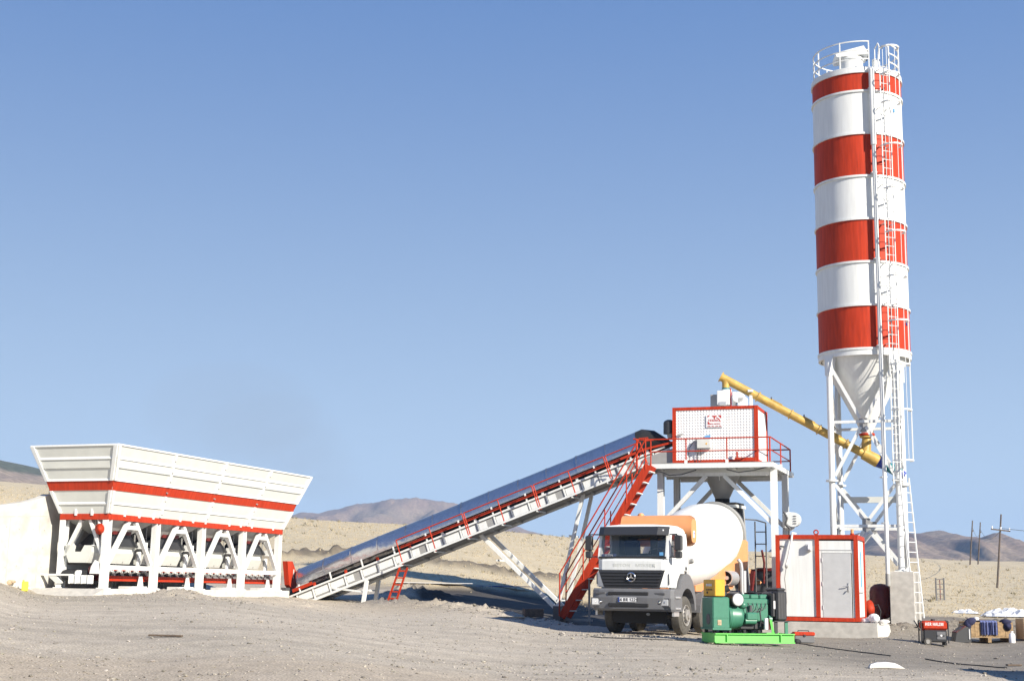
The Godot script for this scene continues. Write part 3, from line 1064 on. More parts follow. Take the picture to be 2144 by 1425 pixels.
func build_concrete() -> void:
	# footing of the hopper
	var o := plant("concrete_footing", "long low concrete strip carrying the legs of the aggregate hopper", "footing", -14.5, 1.2, -5.0)
	part("strip", MB.new().cbox(L(-13.72, 1.16, -5.0), Vector3(0.6, 0.66, 11.0), 0.02), M.pale_concrete, o)
	part("strip", MB.new().cbox(L(-15.28, 1.16, -5.0), Vector3(0.6, 0.66, 11.0), 0.02), M.pale_concrete, o)
	part("floor_slab", MB.new().box(L(-14.5, 1.06, -5.0), Vector3(1.0, 0.7, 10.9)), M.concrete, o)
	part("apron", MB.new().hexa([L(-15.3, 1.0, -11.2), L(-13.5, 1.0, -11.0), L(-13.42, 1.0, -10.52), L(-16.1, 1.0, -10.52), L(-15.3, 1.3, -11.2), L(-13.55, 1.24, -11.0), L(-13.42, 1.488, -10.51), L(-16.1, 1.488, -10.51)]), M.concrete, o)
	part("step_block", MB.new().cbox(L(-16.0, 1.36, -10.3), Vector3(0.9, 0.24, 0.7), 0.01), M.pale_concrete, o)
	# loading ramp: its long side wall runs along the hopper and on towards the yard, falling with the ramp
	o = plant("retaining_wall", "pale concrete ramp wall with a falling top, left of the aggregate hopper", "wall", -15.85, 1.0, -9.5)
	var poly := [Vector2(-9.0, -0.9), Vector2(7.0, -0.9), Vector2(7.0, 3.3), Vector2(-0.6, 3.27), Vector2(-0.95, 3.14), Vector2(-1.25, 3.06), Vector2(-1.55, 2.99), Vector2(-2.16, 2.89), Vector2(-2.76, 2.80), Vector2(-5.0, 2.35), Vector2(-9.0, 1.7)]
	# the outline's x runs along the wall, away from the yard
	var along_wall := Transform3D(Basis(Vector3(0, 0, -1), Vector3(0, 1, 0), Vector3(1, 0, 0)), Vector3(-0.15, 0, 0))
	part("wall_slab", MB.new().prism(poly, 0.3, along_wall), M.pale_concrete, o)
	for q in [[-1.0, 3.0], [-2.3, 2.75], [-4.6, 2.3], [2.4, 3.3]]:
		part("joint", MB.new().box(Vector3(0.0015, q[1] / 2 - 0.3, -q[0]), Vector3(0.006, q[1], 0.02)), M.concrete, o)
	part("joint", MB.new().box(Vector3(0.0015, 2.5, 2.4), Vector3(0.006, 0.02, 3.4), Basis(Vector3.RIGHT, 0.06)), M.concrete, o)
	part("rebar", MB.new().tube(Vector3(-0.1, 3.24, 0.55), Vector3(-0.08, 3.52, 0.55), 0.012, 6), M.dark_red, o)
	var rng := RandomNumberGenerator.new()
	rng.seed = 4
	for k in 20:
		part("tie_hole", MB.new().box(Vector3(0.0015, 0.5 + (k / 5) * 0.55 + rng.randf() * 0.06, 0.7 + (k % 5) * 0.55 + rng.randf() * 0.1), Vector3(0.005, 0.035, 0.035)), M.grey_steel, o)
	var fill := MB.new()
	var r0 := []
	var r1 := []
	for q in [[-26.0, -18.4], [-16.17, -18.4], [-16.17, -2.6], [-26.0, -2.6]]:
		r0.append(L(q[0], 0.0, q[1]))
		r1.append(L(q[0], 4.1 if q[1] > -9.0 else 2.5, q[1]))
	fill.loft([r0, r1])
	part("earth_fill", fill, M.tan, o)
	o = thing("canister", "small yellow canister on the ground in front of the concrete ramp wall", "canister", Transform3D(Basis(UP, 0.3), Vector3(-13.95, ground_y(-13.95, -40.6), -40.6)))
	part("body", MB.new().cbox(Vector3(0, 0.14, 0), Vector3(0.18, 0.28, 0.12), 0.02), M.bright_yellow, o)
	part("cap", MB.new().tube(Vector3(-0.05, 0.27, 0), Vector3(-0.05, 0.32, 0), 0.025, 8), M.bright_yellow, o)
	o = thing("paper_sack", "crumpled tan sack lying at the foot of the concrete ramp wall", "sack", Transform3D(Basis(UP, 0.2), Vector3(-14.45, ground_y(-14.45, -40.5), -40.5)))
	part("sack", MB.new().ball(Vector3(0, 0.05, 0), Vector3(0.2, 0.09, 0.14), 10), M.tan, o)
	part("neck", MB.new().ball(Vector3(0.17, 0.07, 0.02), Vector3(0.09, 0.05, 0.08), 8), M.tan, o)

# ---------------------------------------------------------------- inclined conveyor

const CA := -13.66
const CH := 1.31
const CC := 0.938
const CS := 0.347

func cv(s: float, n: float, b: float) -> Vector3:
	return L(CA + s * CC - n * CS, CH + s * CS + n * CC, b)

func build_conveyor() -> void:
	var o := plant("belt_conveyor", "long inclined belt conveyor under a shiny half-round metal cover, rising to the mixing platform", "conveyor", CA, 1.1, 1.5)
	var up := cv(0, 1, 0) - cv(0, 0, 0)
	var s1 := 15.0
	for b in [1.0, 2.0]:
		part("top_chord", MB.new().beam(cv(-0.1, -0.03, b), cv(s1, -0.03, b), 0.08, 0.06, up), M.white_paint, o)
		part("bottom_chord", MB.new().beam(cv(0.15, -0.47, b), cv(s1 - 0.3, -0.47, b), 0.10, 0.08, up), M.white_paint, o)
		var inner: float = b + (0.03 if b < 1.5 else -0.03)
		part("back_plate", MB.new().beam(cv(0.3, -0.25, b + (0.05 if b < 1.5 else -0.05)), cv(s1 - 0.5, -0.25, b + (0.05 if b < 1.5 else -0.05)), 0.01, 0.38, up), M.grey_steel, o)
		for k in 22:
			var s := 0.25 + k * 0.68
			var long := k % 4 != 3
			part("upright", MB.new().beam(cv(s, -0.44, inner), cv(s, -0.06, inner), 0.05, 0.04, Vector3(0, 0, 1)), M.white_paint, o)
			if b < 1.5 or k % 3 == 0:
				part("web_plate", MB.new().beam(cv(s + 0.05, -0.23, inner), cv(s + (0.60 if long else 0.34), -0.23, inner), 0.012, 0.24, up), M.white_paint, o)
	for k in 16:
		var s := 0.5 + k * 0.95
		part("cross_tie", MB.new().beam(cv(s, -0.47, 1.0), cv(s, -0.47, 2.0), 0.05, 0.05), M.grey_steel, o)
	part("bottom_plate", MB.new().plate(cv(0.6, -0.42, 1.05), cv(s1 - 0.4, -0.42, 1.05), cv(s1 - 0.4, -0.42, 1.95), cv(0.6, -0.42, 1.95), 0.01), M.grey_steel, o)
	part("belt", MB.new().beam(cv(0.0, 0.10, 1.5), cv(14.6, 0.10, 1.5), 0.84, 0.02, up), M.black_rubber, o)
	part("return_belt", MB.new().beam(cv(0.0, -0.2, 1.5), cv(14.6, -0.2, 1.5), 0.84, 0.02, up), M.black_rubber, o)
	part("tail_drum", MB.new().tube(cv(0.0, -0.05, 1.06), cv(0.0, -0.05, 1.94), 0.16, 16), M.black_rubber, o)
	part("head_drum", MB.new().tube(cv(14.6, -0.05, 1.06), cv(14.6, -0.05, 1.94), 0.16, 16), M.black_rubber, o)
	part("skirt_board", MB.new().beam(cv(0.15, 0.13, 0.98), cv(1.0, 0.13, 0.98), 0.02, 0.12, up), M.red_paint, o)
	# cover: arched sheets lapped over each other
	for k in 6:
		var a := 0.38 + k * 2.28
		var e := a + 2.34
		var g := 0.012 * (k % 2)
		var m := 16
		var st := MB.new()
		for j in m:
			var q := []
			var nrm := []
			for t in [PI * j / m, PI * (j + 1) / m]:
				q.append([1.5 - (0.5 + g) * cos(t), 0.24 + (0.66 + g) * sin(t)])
				nrm.append(((cv(0, 0.66 * sin(t), 1.5 - 0.5 * cos(t)) - cv(0, 0, 1.5)) * 1.0).normalized())
			var s := st.v.size()
			for x in [[a, 0], [a, 1], [e, 0], [e, 1]]:
				st.v.append(cv(x[0], q[x[1]][1], q[x[1]][0]))
				st.n.append(nrm[x[1]])
			st.i.append_array(PackedInt32Array([s, s + 1, s + 2, s + 2, s + 1, s + 3]))
		var sheet := part("cover_sheet", st, M.galvanised, o)
		for x in [a + 0.06, (a + e) / 2.0]:
			var band := MB.new()
			for j in m:
				var t0 := PI * j / m
				var t1 := PI * (j + 1) / m
				band.beam(cv(x, 0.24 + (0.672 + g) * sin(t0), 1.5 - (0.512 + g) * cos(t0)), cv(x, 0.24 + (0.672 + g) * sin(t1), 1.5 - (0.512 + g) * cos(t1)), 0.03, 0.008, cv(0, 0.66 * sin(t0), 1.5 - 0.5 * cos(t0)) - cv(0, 0, 1.5))
			part("cover_strap", band, M.galvanised, sheet)
	for k in 11:
		var s := 0.45 + k * 1.33
		var r := part("cover_post", MB.new().beam(cv(s, 0.0, 0.98), cv(s, 0.27, 0.99), 0.05, 0.03, Vector3(0, 0, 1)), M.white_paint, o)
		part("idler_end", MB.new().beam(cv(s + 0.62, 0.0, 1.0), cv(s + 0.62, 0.13, 1.0), 0.09, 0.04, Vector3(0, 0, 1)), M.red_paint if k < 4 else M.white_paint, r)
	part("red_rail", MB.new().beam(cv(4.75, 0.13, 0.93), cv(14.4, 0.13, 0.93), 0.05, 0.08, up), M.red_paint, o)
	# walkway with handrails in sections
	part("walkway", MB.new().plate(cv(4.75, -0.5, 0.42), cv(14.2, -0.5, 0.42), cv(14.2, -0.5, 0.96), cv(4.75, -0.5, 0.96), 0.04), M.grey_steel, o)
	part("walkway_edge", MB.new().beam(cv(4.75, -0.5, 0.40), cv(14.2, -0.5, 0.40), 0.04, 0.06, up), M.white_paint, o)
	for k in 8:
		var s := 4.8 + k * 1.34
		part("walkway_bracket", MB.new().beam(cv(s, -0.56, 0.40), cv(s, -0.56, 1.3), 0.05, 0.05), M.white_paint, o)
	for k in 4:
		var a := 4.86 + k * 2.73
		var e := a + (2.66 if k < 3 else 1.3)
		var rail := part("handrail", MB.new().tube(cv(a, 0.33, 0.43), cv(e, 0.33, 0.43), 0.022, 8), M.red_paint, o)
		for s in ([a, (a + e) / 2, e] if k < 3 else [a, e]):
			part("post", MB.new().tube(cv(s, -0.56, 0.41), cv(s, 0.33, 0.43), 0.022, 8), M.red_paint, rail)
	# supports
	for b in [1.0, 2.0]:
		part("support_leg", MB.new().beam(cv(7.75, -0.5, b), L(-3.42, 1.05, b), 0.13, 0.13), M.white_paint, o)
		part("support_leg", MB.new().beam(cv(11.75, -0.5, b), L(-3.36, 1.05, b + 0.0), 0.11, 0.11), M.white_paint, o)
		part("short_leg", MB.new().beam(cv(3.1, -0.5, b), L(-10.72, 0.9, b), 0.12, 0.12), M.white_paint, o)
		part("pillar", MB.new().beam(L(-3.35, 1.12, b), L(-3.35, 0.2, b), 0.26, 0.26), M.dark_steel, o)
	part("support_tie", MB.new().beam(L(-3.38, 1.3, 1.0), L(-3.38, 1.3, 2.0), 0.07, 0.07), M.white_paint, o)
	part("support_tie", MB.new().beam(L(-5.6, 2.65, 1.0), L(-5.6, 2.65, 2.0), 0.06, 0.06), M.white_paint, o)
	part("support_tie", MB.new().beam(L(-2.95, 3.5, 1.0), L(-2.95, 3.5, 2.0), 0.05, 0.05), M.white_paint, o)
	part("short_tie", MB.new().beam(L(-10.72, 1.55, 0.95), L(-10.72, 1.55, 2.05), 0.05, 0.06), M.white_paint, o)
	part("short_tie", MB.new().beam(L(-11.9, 1.6, 1.0), L(-10.7, 1.5, 1.0), 0.05, 0.06), M.white_paint, o)
	part("tail_foot", MB.new().plate(L(-13.75, 1.17, 0.9), L(-12.9, 1.17, 0.9), L(-12.9, 1.17, 2.1), L(-13.75, 1.17, 2.1), 0.06), M.cream_paint, o)
	# head: rubber hood and side plate towards the mixer
	var hood := MB.new()
	var rings := []
	for q in [[13.95, 0.92, 0.52], [14.35, 0.93, 0.5], [14.75, 0.72, 0.46], [15.05, 0.32, 0.42], [15.2, 0.1, 0.4]]:
		var r := []
		for t in 9:
			var w := PI * t / 8.0
			r.append(cv(q[0], 0.05 + (q[1] - 0.05) * sin(w), 1.5 - q[2] * cos(w)))
		rings.append(r)
	hood.loft(rings, true)
	part("rubber_hood", hood, M.black_rubber, o)
	part("head_plate", MB.new().hexa([L(-0.25, 5.93, 0.92), L(0.72, 5.93, 0.92), L(0.72, 5.93, 2.1), L(-0.25, 5.93, 2.1), L(-0.25, 6.12, 0.92), L(0.72, 6.42, 0.92), L(0.72, 6.42, 2.1), L(-0.25, 6.12, 2.1)]), M.grey_steel, o)
	part("head_rail", MB.new().beam(L(-0.2, 6.42, 0.9), L(0.72, 6.62, 0.9), 0.04, 0.07), M.red_paint, o)
	# short ladder to the walkway
	o = plant("ladder", "short red ladder leaning against the lower end of the conveyor walkway", "ladder", -9.4, 0.95, 0.45)
	for q in [[-9.02, 2.36, -9.54, 0.93], [-8.73, 2.36, -9.22, 0.91]]:
		part("stringer", MB.new().beam(L(q[0], q[1], 0.4), L(q[2], q[3], 0.4), 0.06, 0.05, Vector3(0, 0, 1)), M.red_paint, o)
	for k in 6:
		var t := (k + 0.5) / 6.0
		part("rung", MB.new().beam(L(lerpf(-9.54, -9.02, t), lerpf(0.93, 2.36, t), 0.4), L(lerpf(-9.22, -8.73, t), lerpf(0.91, 2.36, t), 0.4), 0.05, 0.05), M.red_paint, o)

# ---------------------------------------------------------------- stairs, platform, mixer cabin

func build_stairs() -> void:
	var o := plant("staircase", "steep red steel staircase with white treads and twin handrails up to the mixing platform", "staircase", -2.65, 0.8, -0.4)
	var a0 := -2.65
	var h0 := 0.78
	var a1 := 0.28
	var h1 := 5.72
	var d := Vector2(a1 - a0, h1 - h0).normalized()
	for b in [-0.74, -0.08]:
		part("stringer", MB.new().beam(L(a0, h0, b), L(a1, h1, b), 0.05, 0.24, Vector3(0, 0, 1).cross(Vector3(d.x, d.y, 0))), M.red_paint, o)
	for k in 14:
		var t := (k + 0.6) / 14.2
		part("tread", MB.new().box(L(lerpf(a0, a1, t) + 0.06, lerpf(h0, h1, t), -0.41), Vector3(0.26, 0.035, 0.62)), M.white_paint, o)
	for b in [-0.76, -0.06]:
		var rail := part("handrail", MB.new().path([L(-2.72, 0.85, b), L(-2.72, 2.2, b), L(-0.02, 6.58, b), L(0.28, 6.6, b)], 0.024, 8), M.red_paint, o)
		part("mid_rail", MB.new().tube(L(-2.72, 1.55, b), L(0.05, 6.1, b), 0.018, 8), M.red_paint, rail)
		for t in [0.25, 0.5, 0.75, 0.97]:
			var a := lerpf(a0, a1, t)
			var h := lerpf(h0, h1, t)
			part("post", MB.new().tube(L(a, h, b), L(a, h + 1.02, b), 0.022, 8), M.red_paint, rail)
	part("base_frame", MB.new().beam(L(-2.75, 0.66, -0.74), L(-2.75, 0.66, -0.08), 0.1, 0.3), M.dark_steel, o)
	part("base_frame", MB.new().beam(L(-2.7, 0.7, -0.4), L(-1.7, 0.7, -0.4), 0.1, 0.08), M.grey_steel, o)
	part("base_post", MB.new().beam(L(-1.9, 0.4, -0.1), L(-1.9, 2.0, -0.1), 0.06, 0.06), M.grey_steel, o)

func build_platform() -> void:
	var o := plant("mixing_platform", "white steel platform on braced legs carrying the mixer cabin above the truck", "platform", 2.2, 0.5, 1.3)
	var top := 5.84
	part("deck_plate", MB.new().box(L(2.05, top - 0.02, 2.1), Vector3(4.3, 0.03, 4.2)), M.grey_steel, o)
	for q in [[-0.12, 0.0, 4.24, 0.0], [-0.12, 4.24, 4.24, 4.24], [4.18, 0.06, 4.18, 4.18], [-0.06, 0.06, -0.06, 4.18]]:
		part("edge_beam", MB.new().beam(L(q[0], top - 0.11, q[1]), L(q[2], top - 0.11, q[3]), 0.1, 0.15), M.white_paint, o)
	for a in [0.5, 1.1, 2.9, 3.5, 4.05]:
		part("joist", MB.new().beam(L(a, top - 0.13, 0.06), L(a, top - 0.13, 4.18), 0.08, 0.14), M.cream_paint, o)
	for b in [0.65, 3.0]:
		part("girder", MB.new().beam(L(0.0, top - 0.22, b), L(4.12, top - 0.20, b), 0.14, 0.16), M.cream_paint, o)
	for a in [0.36, 4.13]:
		for b in [0.65, 3.0]:
			var leg := part("leg", MB.new().ibeam(L(a, 0.55, b), L(a, top - 0.19, b), 0.2, 0.22, Vector3(0, 0, 1)), M.white_paint, o)
			part("foot_plate", MB.new().box(L(a, 0.56, b), Vector3(0.36, 0.04, 0.36)), M.white_paint, leg)
			part("footing", MB.new().cbox(L(a, 0.35, b), Vector3(0.7, 0.4, 0.7), 0.02), M.concrete, o)
	for b in [0.65, 3.0]:
		part("brace", MB.new().beam(L(0.5, 4.0, b), L(1.9, 5.45, b), 0.13, 0.13, Vector3(0, 0, 1)), M.white_paint, o)
		part("brace", MB.new().beam(L(4.05, 3.9, b), L(2.5, 5.45, b), 0.13, 0.13, Vector3(0, 0, 1)), M.white_paint, o)
		part("brace_beam", MB.new().beam(L(0.5, 5.50, b), L(4.05, 5.50, b), 0.1, 0.12), M.white_paint, o)
	# red rail round the deck
	var lines := [[0.1, 0.03, 4.12, 0.03, [1.36, 2.72]], [4.14, 0.03, 4.14, 4.2, [2.1]], [4.14, 4.2, 0.0, 4.2, [1.4, 2.8]]]
	for q in lines:
		var rail := part("handrail", MB.new().tube(L(q[0], top + 0.79, q[1]), L(q[2], top + 0.79, q[3]), 0.024, 8), M.red_paint, o)
		part("mid_rail", MB.new().tube(L(q[0], top + 0.38, q[1]), L(q[2], top + 0.38, q[3]), 0.02, 8), M.red_paint, rail)
		part("post", MB.new().tube(L(q[2], top - 0.1, q[3]), L(q[2], top + 0.79, q[3]), 0.026, 8), M.red_paint, rail)
		for e in q[4]:
			var p := L(e, top, q[1]) if q[1] == q[3] else L(q[0], top, e)
			part("post", MB.new().tube(p + Vector3(0, 0.03, 0), p + Vector3(0, 0.79, 0), 0.022, 8), M.red_paint, rail)
			part("post_socket", MB.new().box(p + Vector3(0, 0.03, 0.02), Vector3(0.09, 0.12, 0.06)), M.white_paint, rail)
	part("post", MB.new().tube(L(-0.3, 5.5, 0.0), L(-0.3, 6.64, 0.0), 0.035, 8), M.red_paint, o)
	part("entry_rail", MB.new().path([L(-0.42, 6.66, 0.0), L(-0.1, 6.62, 0.0), L(0.1, 6.63, 0.03)], 0.026, 8), M.red_paint, o)
	part("cable", MB.new().path([L(-0.1, 5.62, 0.02), L(0.5, 5.56, 0.02), L(0.8, 5.44, 0.05), L(1.2, 5.46, 0.05), L(1.7, 5.6, 0.05)], 0.02, 6), M.black_plastic, o)
	part("cable", MB.new().path([L(2.7, 5.6, 0.02), L(3.1, 5.5, 0.02), L(3.6, 5.56, 0.02), L(4.1, 5.68, 0.02)], 0.018, 6), M.black_plastic, o)
	part("floodlight", MB.new().cbox(L(0.82, 4.05, 0.3), Vector3(0.3, 0.16, 0.12), 0.02), M.white_paint, o)
	# discharge cone under the mixer
	o = plant("discharge_cone", "grey mixer discharge cone hanging under the platform, black rubber spout", "chute", 2.2, 4.4, 1.8)
	part("cone", MB.new().lathe([Vector2(0.70, 1.36), Vector2(0.235, 0.36), Vector2(0.22, 0.36)], Transform3D.IDENTITY, 32), M.grey_steel, o)
	part("cone_rim", MB.new().lathe([Vector2(0.69, 1.30), Vector2(0.74, 1.30), Vector2(0.74, 1.38), Vector2(0.69, 1.38)], Transform3D.IDENTITY, 32), M.cream_paint, o)
	part("rubber_spout", MB.new().lathe([Vector2(0.24, 0.0), Vector2(0.25, 0.36), Vector2(0.2, 0.37)], Transform3D.IDENTITY, 24), M.black_rubber, o)
	part("vibrator", MB.new().cbox(Vector3(0.52, 0.72, 0.3), Vector3(0.16, 0.12, 0.12), 0.02), M.teal_paint, o)
	part("seam", MB.new().beam(Vector3(0.02, 1.3, 0.69), Vector3(0.02, 0.95, 0.53), 0.02, 0.02), M.white_paint, o)

func build_cabin() -> void:
	var o := plant("mixer_cabin", "white cabin of embossed panels in a red frame, on the mixing platform", "cabin", 2.15, 5.86, 1.75)
	var a0 := 0.74
	var a1 := 3.6
	var b0 := 0.8
	var b1 := 2.75
	var h0 := 5.9
	var h1 := 7.78
	for q in [[a0, b0], [a1, b0], [a0, b1], [a1, b1]]:
		var x: float = q[0] + (0.05 if q[0] < 2 else -0.05)
		var z: float = q[1] + (0.05 if q[1] < 2 else -0.05)
		part("corner_post", MB.new().box(L(x, (h0 + h1) / 2, z), Vector3(0.12, h1 - h0, 0.12)), M.red_paint, o)
	for h in [h0 + 0.05, h1 - 0.05]:
		for b in [b0 + 0.05, b1 - 0.05]:
			part("frame_rail", MB.new().box(L((a0 + a1) / 2, h, b), Vector3(a1 - a0 - 0.23, 0.1, 0.1)), M.red_paint, o)
		for a in [a0 + 0.05, a1 - 0.05]:
			part("frame_rail", MB.new().box(L(a, h, (b0 + b1) / 2), Vector3(0.1, 0.1, b1 - b0 - 0.23)), M.red_paint, o)
	var w := (a1 - a0 - 0.2) / 3.0
	for k in 3:
		for b in [b0 + 0.05, b1 - 0.05]:
			part("wall_panel", MB.new().box(L(a0 + 0.1 + w * (k + 0.5), (h0 + h1) / 2, b), Vector3(w - 0.006, h1 - h0 - 0.18, 0.05)), M.embossed_white, o)
	for k in 2:
		var d := (b1 - b0 - 0.2) / 2.0
		for a in [a0 + 0.05, a1 - 0.05]:
			part("wall_panel", MB.new().box(L(a, (h0 + h1) / 2, b0 + 0.1 + d * (k + 0.5)), Vector3(0.05, h1 - h0 - 0.18, d - 0.006)), M.embossed_white, o)
	part("roof", MB.new().box(L((a0 + a1) / 2, h1 - 0.03, (b0 + b1) / 2), Vector3(a1 - a0 - 0.2, 0.04, b1 - b0 - 0.2)), M.white_paint, o)
	# company board with its red emblem
	var sign := part("sign_board", MB.new().box(L(2.17, 7.29, b0 - 0.005), Vector3(0.56, 0.42, 0.016)), M.plate_white, o)
	var s := Transform3D(Basis.IDENTITY, L(2.17, 7.29, b0) + Vector3(0, 0, 0.017))
	var em := MB.new()
	em.prism([Vector2(-0.23, 0.19), Vector2(-0.15, 0.19), Vector2(-0.23, 0.12)], 0.006, s)
	em.prism([Vector2(0.12, 0.19), Vector2(0.23, 0.19), Vector2(0.23, 0.08)], 0.006, s)
	em.prism([Vector2(-0.23, -0.11), Vector2(-0.23, 0.0), Vector2(-0.12, -0.11)], 0.006, s)
	em.prism([Vector2(-0.09, 0.18), Vector2(0.09, 0.18), Vector2(0.06, 0.14), Vector2(0.02, 0.13), Vector2(0.02, 0.07), Vector2(-0.02, 0.07), Vector2(-0.02, 0.13), Vector2(-0.06, 0.14)], 0.006, s)
	var arc := []
	for k in 9:
		var t := lerpf(1.35, 0.15, k / 8.0)
		arc.append(Vector2(0.02 + cos(t) * 0.19, -0.06 + sin(t) * 0.19))
	for k in 9:
		var t := lerpf(0.15, 1.35, k / 8.0)
		arc.append(Vector2(0.02 + cos(t) * 0.165, -0.06 + sin(t) * 0.165))
	em.prism(arc, 0.006, s)
	part("emblem", em, M.sign_red, sign)
	lettering("TEKNO", 0.075, M.sign_red, sign, s * Transform3D(Basis.IDENTITY, Vector3(-0.02, 0.02, 0)), 1.15)
	lettering("BETON SANTRALI", 0.035, M.sign_red, sign, s * Transform3D(Basis.IDENTITY, Vector3(0.0, -0.095, 0)))
	lettering("SAN. TIC. LTD. STI.", 0.04, M.sign_red, sign, s * Transform3D(Basis.IDENTITY, Vector3(0.0, -0.175, 0)))
	# junction box, sticker, door lever, loose cable
	var jb := part("junction_box", MB.new().cbox(L(1.83, 6.52, b0 - 0.1), Vector3(0.46, 0.3, 0.18), 0.012), M.cream_paint, o)
	part("warning_label", MB.new().prism([Vector2(-0.04, -0.035), Vector2(0.04, -0.035), Vector2(0, 0.035)], 0.004, Transform3D(Basis(Vector3(0, 0, 1), 1.57), L(1.91, 6.52, b0 - 0.1) + Vector3(0, 0, 0.093))), M.amber_paint, jb)
	part("junction_box", MB.new().cbox(L(1.56, 6.46, b0 - 0.06), Vector3(0.1, 0.42, 0.12), 0.01), M.grey_steel, o)
	part("cable", MB.new().path([L(1.6, 6.62, b0 - 0.05), L(1.56, 6.68, b0 - 0.05), L(1.45, 6.6, b0 - 0.04), L(1.32, 6.42, b0 - 0.03), L(1.28, 6.2, b0 - 0.03), L(1.32, 5.95, b0 - 0.04)], 0.012, 6), M.black_plastic, o)
	part("cable", MB.new().path([L(1.6, 6.36, b0 - 0.06), L(1.6, 5.92, b0 - 0.06)], 0.014, 6), M.black_plastic, o)
	part("cable", MB.new().path([L(1.7, 6.36, b0 - 0.06), L(1.7, 5.92, b0 - 0.06)], 0.01, 6), M.black_plastic, o)
	part("sticker", MB.new().box(L(1.93, 6.76, b0 - 0.002), Vector3(0.2, 0.11, 0.006), Basis(Vector3(0, 0, 1), 0.1)), M.sky_sticker, o)
	part("door_lever", MB.new().beam(L(0.9, 6.85, b0 - 0.04), L(1.1, 6.87, b0 - 0.04), 0.03, 0.04), M.grey_steel, o)
	part("step_frame", MB.new().beam(L(2.85, 5.98, b0 - 0.1), L(3.55, 5.98, b0 - 0.1), 0.08, 0.12), M.red_paint, o)
	part("step_post", MB.new().beam(L(2.93, 5.9, b0 - 0.12), L(2.93, 6.24, b0 - 0.12), 0.05, 0.05), M.red_paint, o)
	var motor := part("drive_motor", MB.new().tube(L(0.56, 7.28, 1.05), L(0.56, 6.92, 1.05), 0.2, 16), M.black_plastic, o)
	part("motor_end", MB.new().ball(L(0.56, 7.28, 1.05), Vector3(0.2, 0.13, 0.2), 16), M.black_plastic, motor)
	part("motor_flange", MB.new().tube(L(0.6, 6.92, 1.05), L(0.62, 6.78, 1.05), 0.12, 12), M.grey_steel, motor)
	# on the roof: filter boxes, flange, blower, bracket that holds the screw conveyor
	o = plant("cement_weigher", "white and grey cement weighing boxes and blower on the cabin roof", "machine", 2.4, 7.78, 1.6)
	part("grey_box", MB.new().cbox(L(2.08, 8.03, 1.7), Vector3(0.36, 0.5, 0.5), 0.01), M.grey_steel, o)
	part("white_box", MB.new().cbox(L(2.36, 8.14, 1.5), Vector3(0.40, 0.48, 0.5), 0.02), M.white_paint, o)
	part("flange", MB.new().tube(L(2.38, 8.38, 1.75), L(2.38, 8.46, 1.75), 0.2, 18), M.white_paint, o)
	part("valve", MB.new().cbox(L(2.36, 7.94, 1.3), Vector3(0.3, 0.14, 0.14), 0.03), M.silver, o)
	part("red_pipe", MB.new().path([L(2.58, 8.48, 1.5), L(2.6, 8.3, 1.5), L(2.6, 7.86, 1.5), L(2.74, 7.82, 1.5)], 0.02, 8), M.red_paint, o)
	part("column", MB.new().cbox(L(2.70, 8.07, 1.6), Vector3(0.14, 0.58, 0.2), 0.02), M.white_paint, o)
	part("blower", MB.new().tube(L(2.86, 8.16, 1.4), L(2.86, 8.16, 1.75), 0.19, 18), M.white_paint, o)
	part("blower_outlet", MB.new().cbox(L(2.99, 7.98, 1.55), Vector3(0.3, 0.34, 0.3), 0.02), M.white_paint, o)
	part("blower_foot", MB.new().box(L(2.8, 7.81, 1.5), Vector3(0.34, 0.06, 0.3)), M.grey_steel, o)
	var br := part("screw_bracket", MB.new().beam(L(3.2, 7.78, 1.95), L(3.2, 8.42, 1.95), 0.1, 0.1), M.white_paint, o)
	part("cradle", MB.new().box(L(3.2, 8.42, 1.95), Vector3(0.16, 0.08, 0.3)), M.white_paint, br)

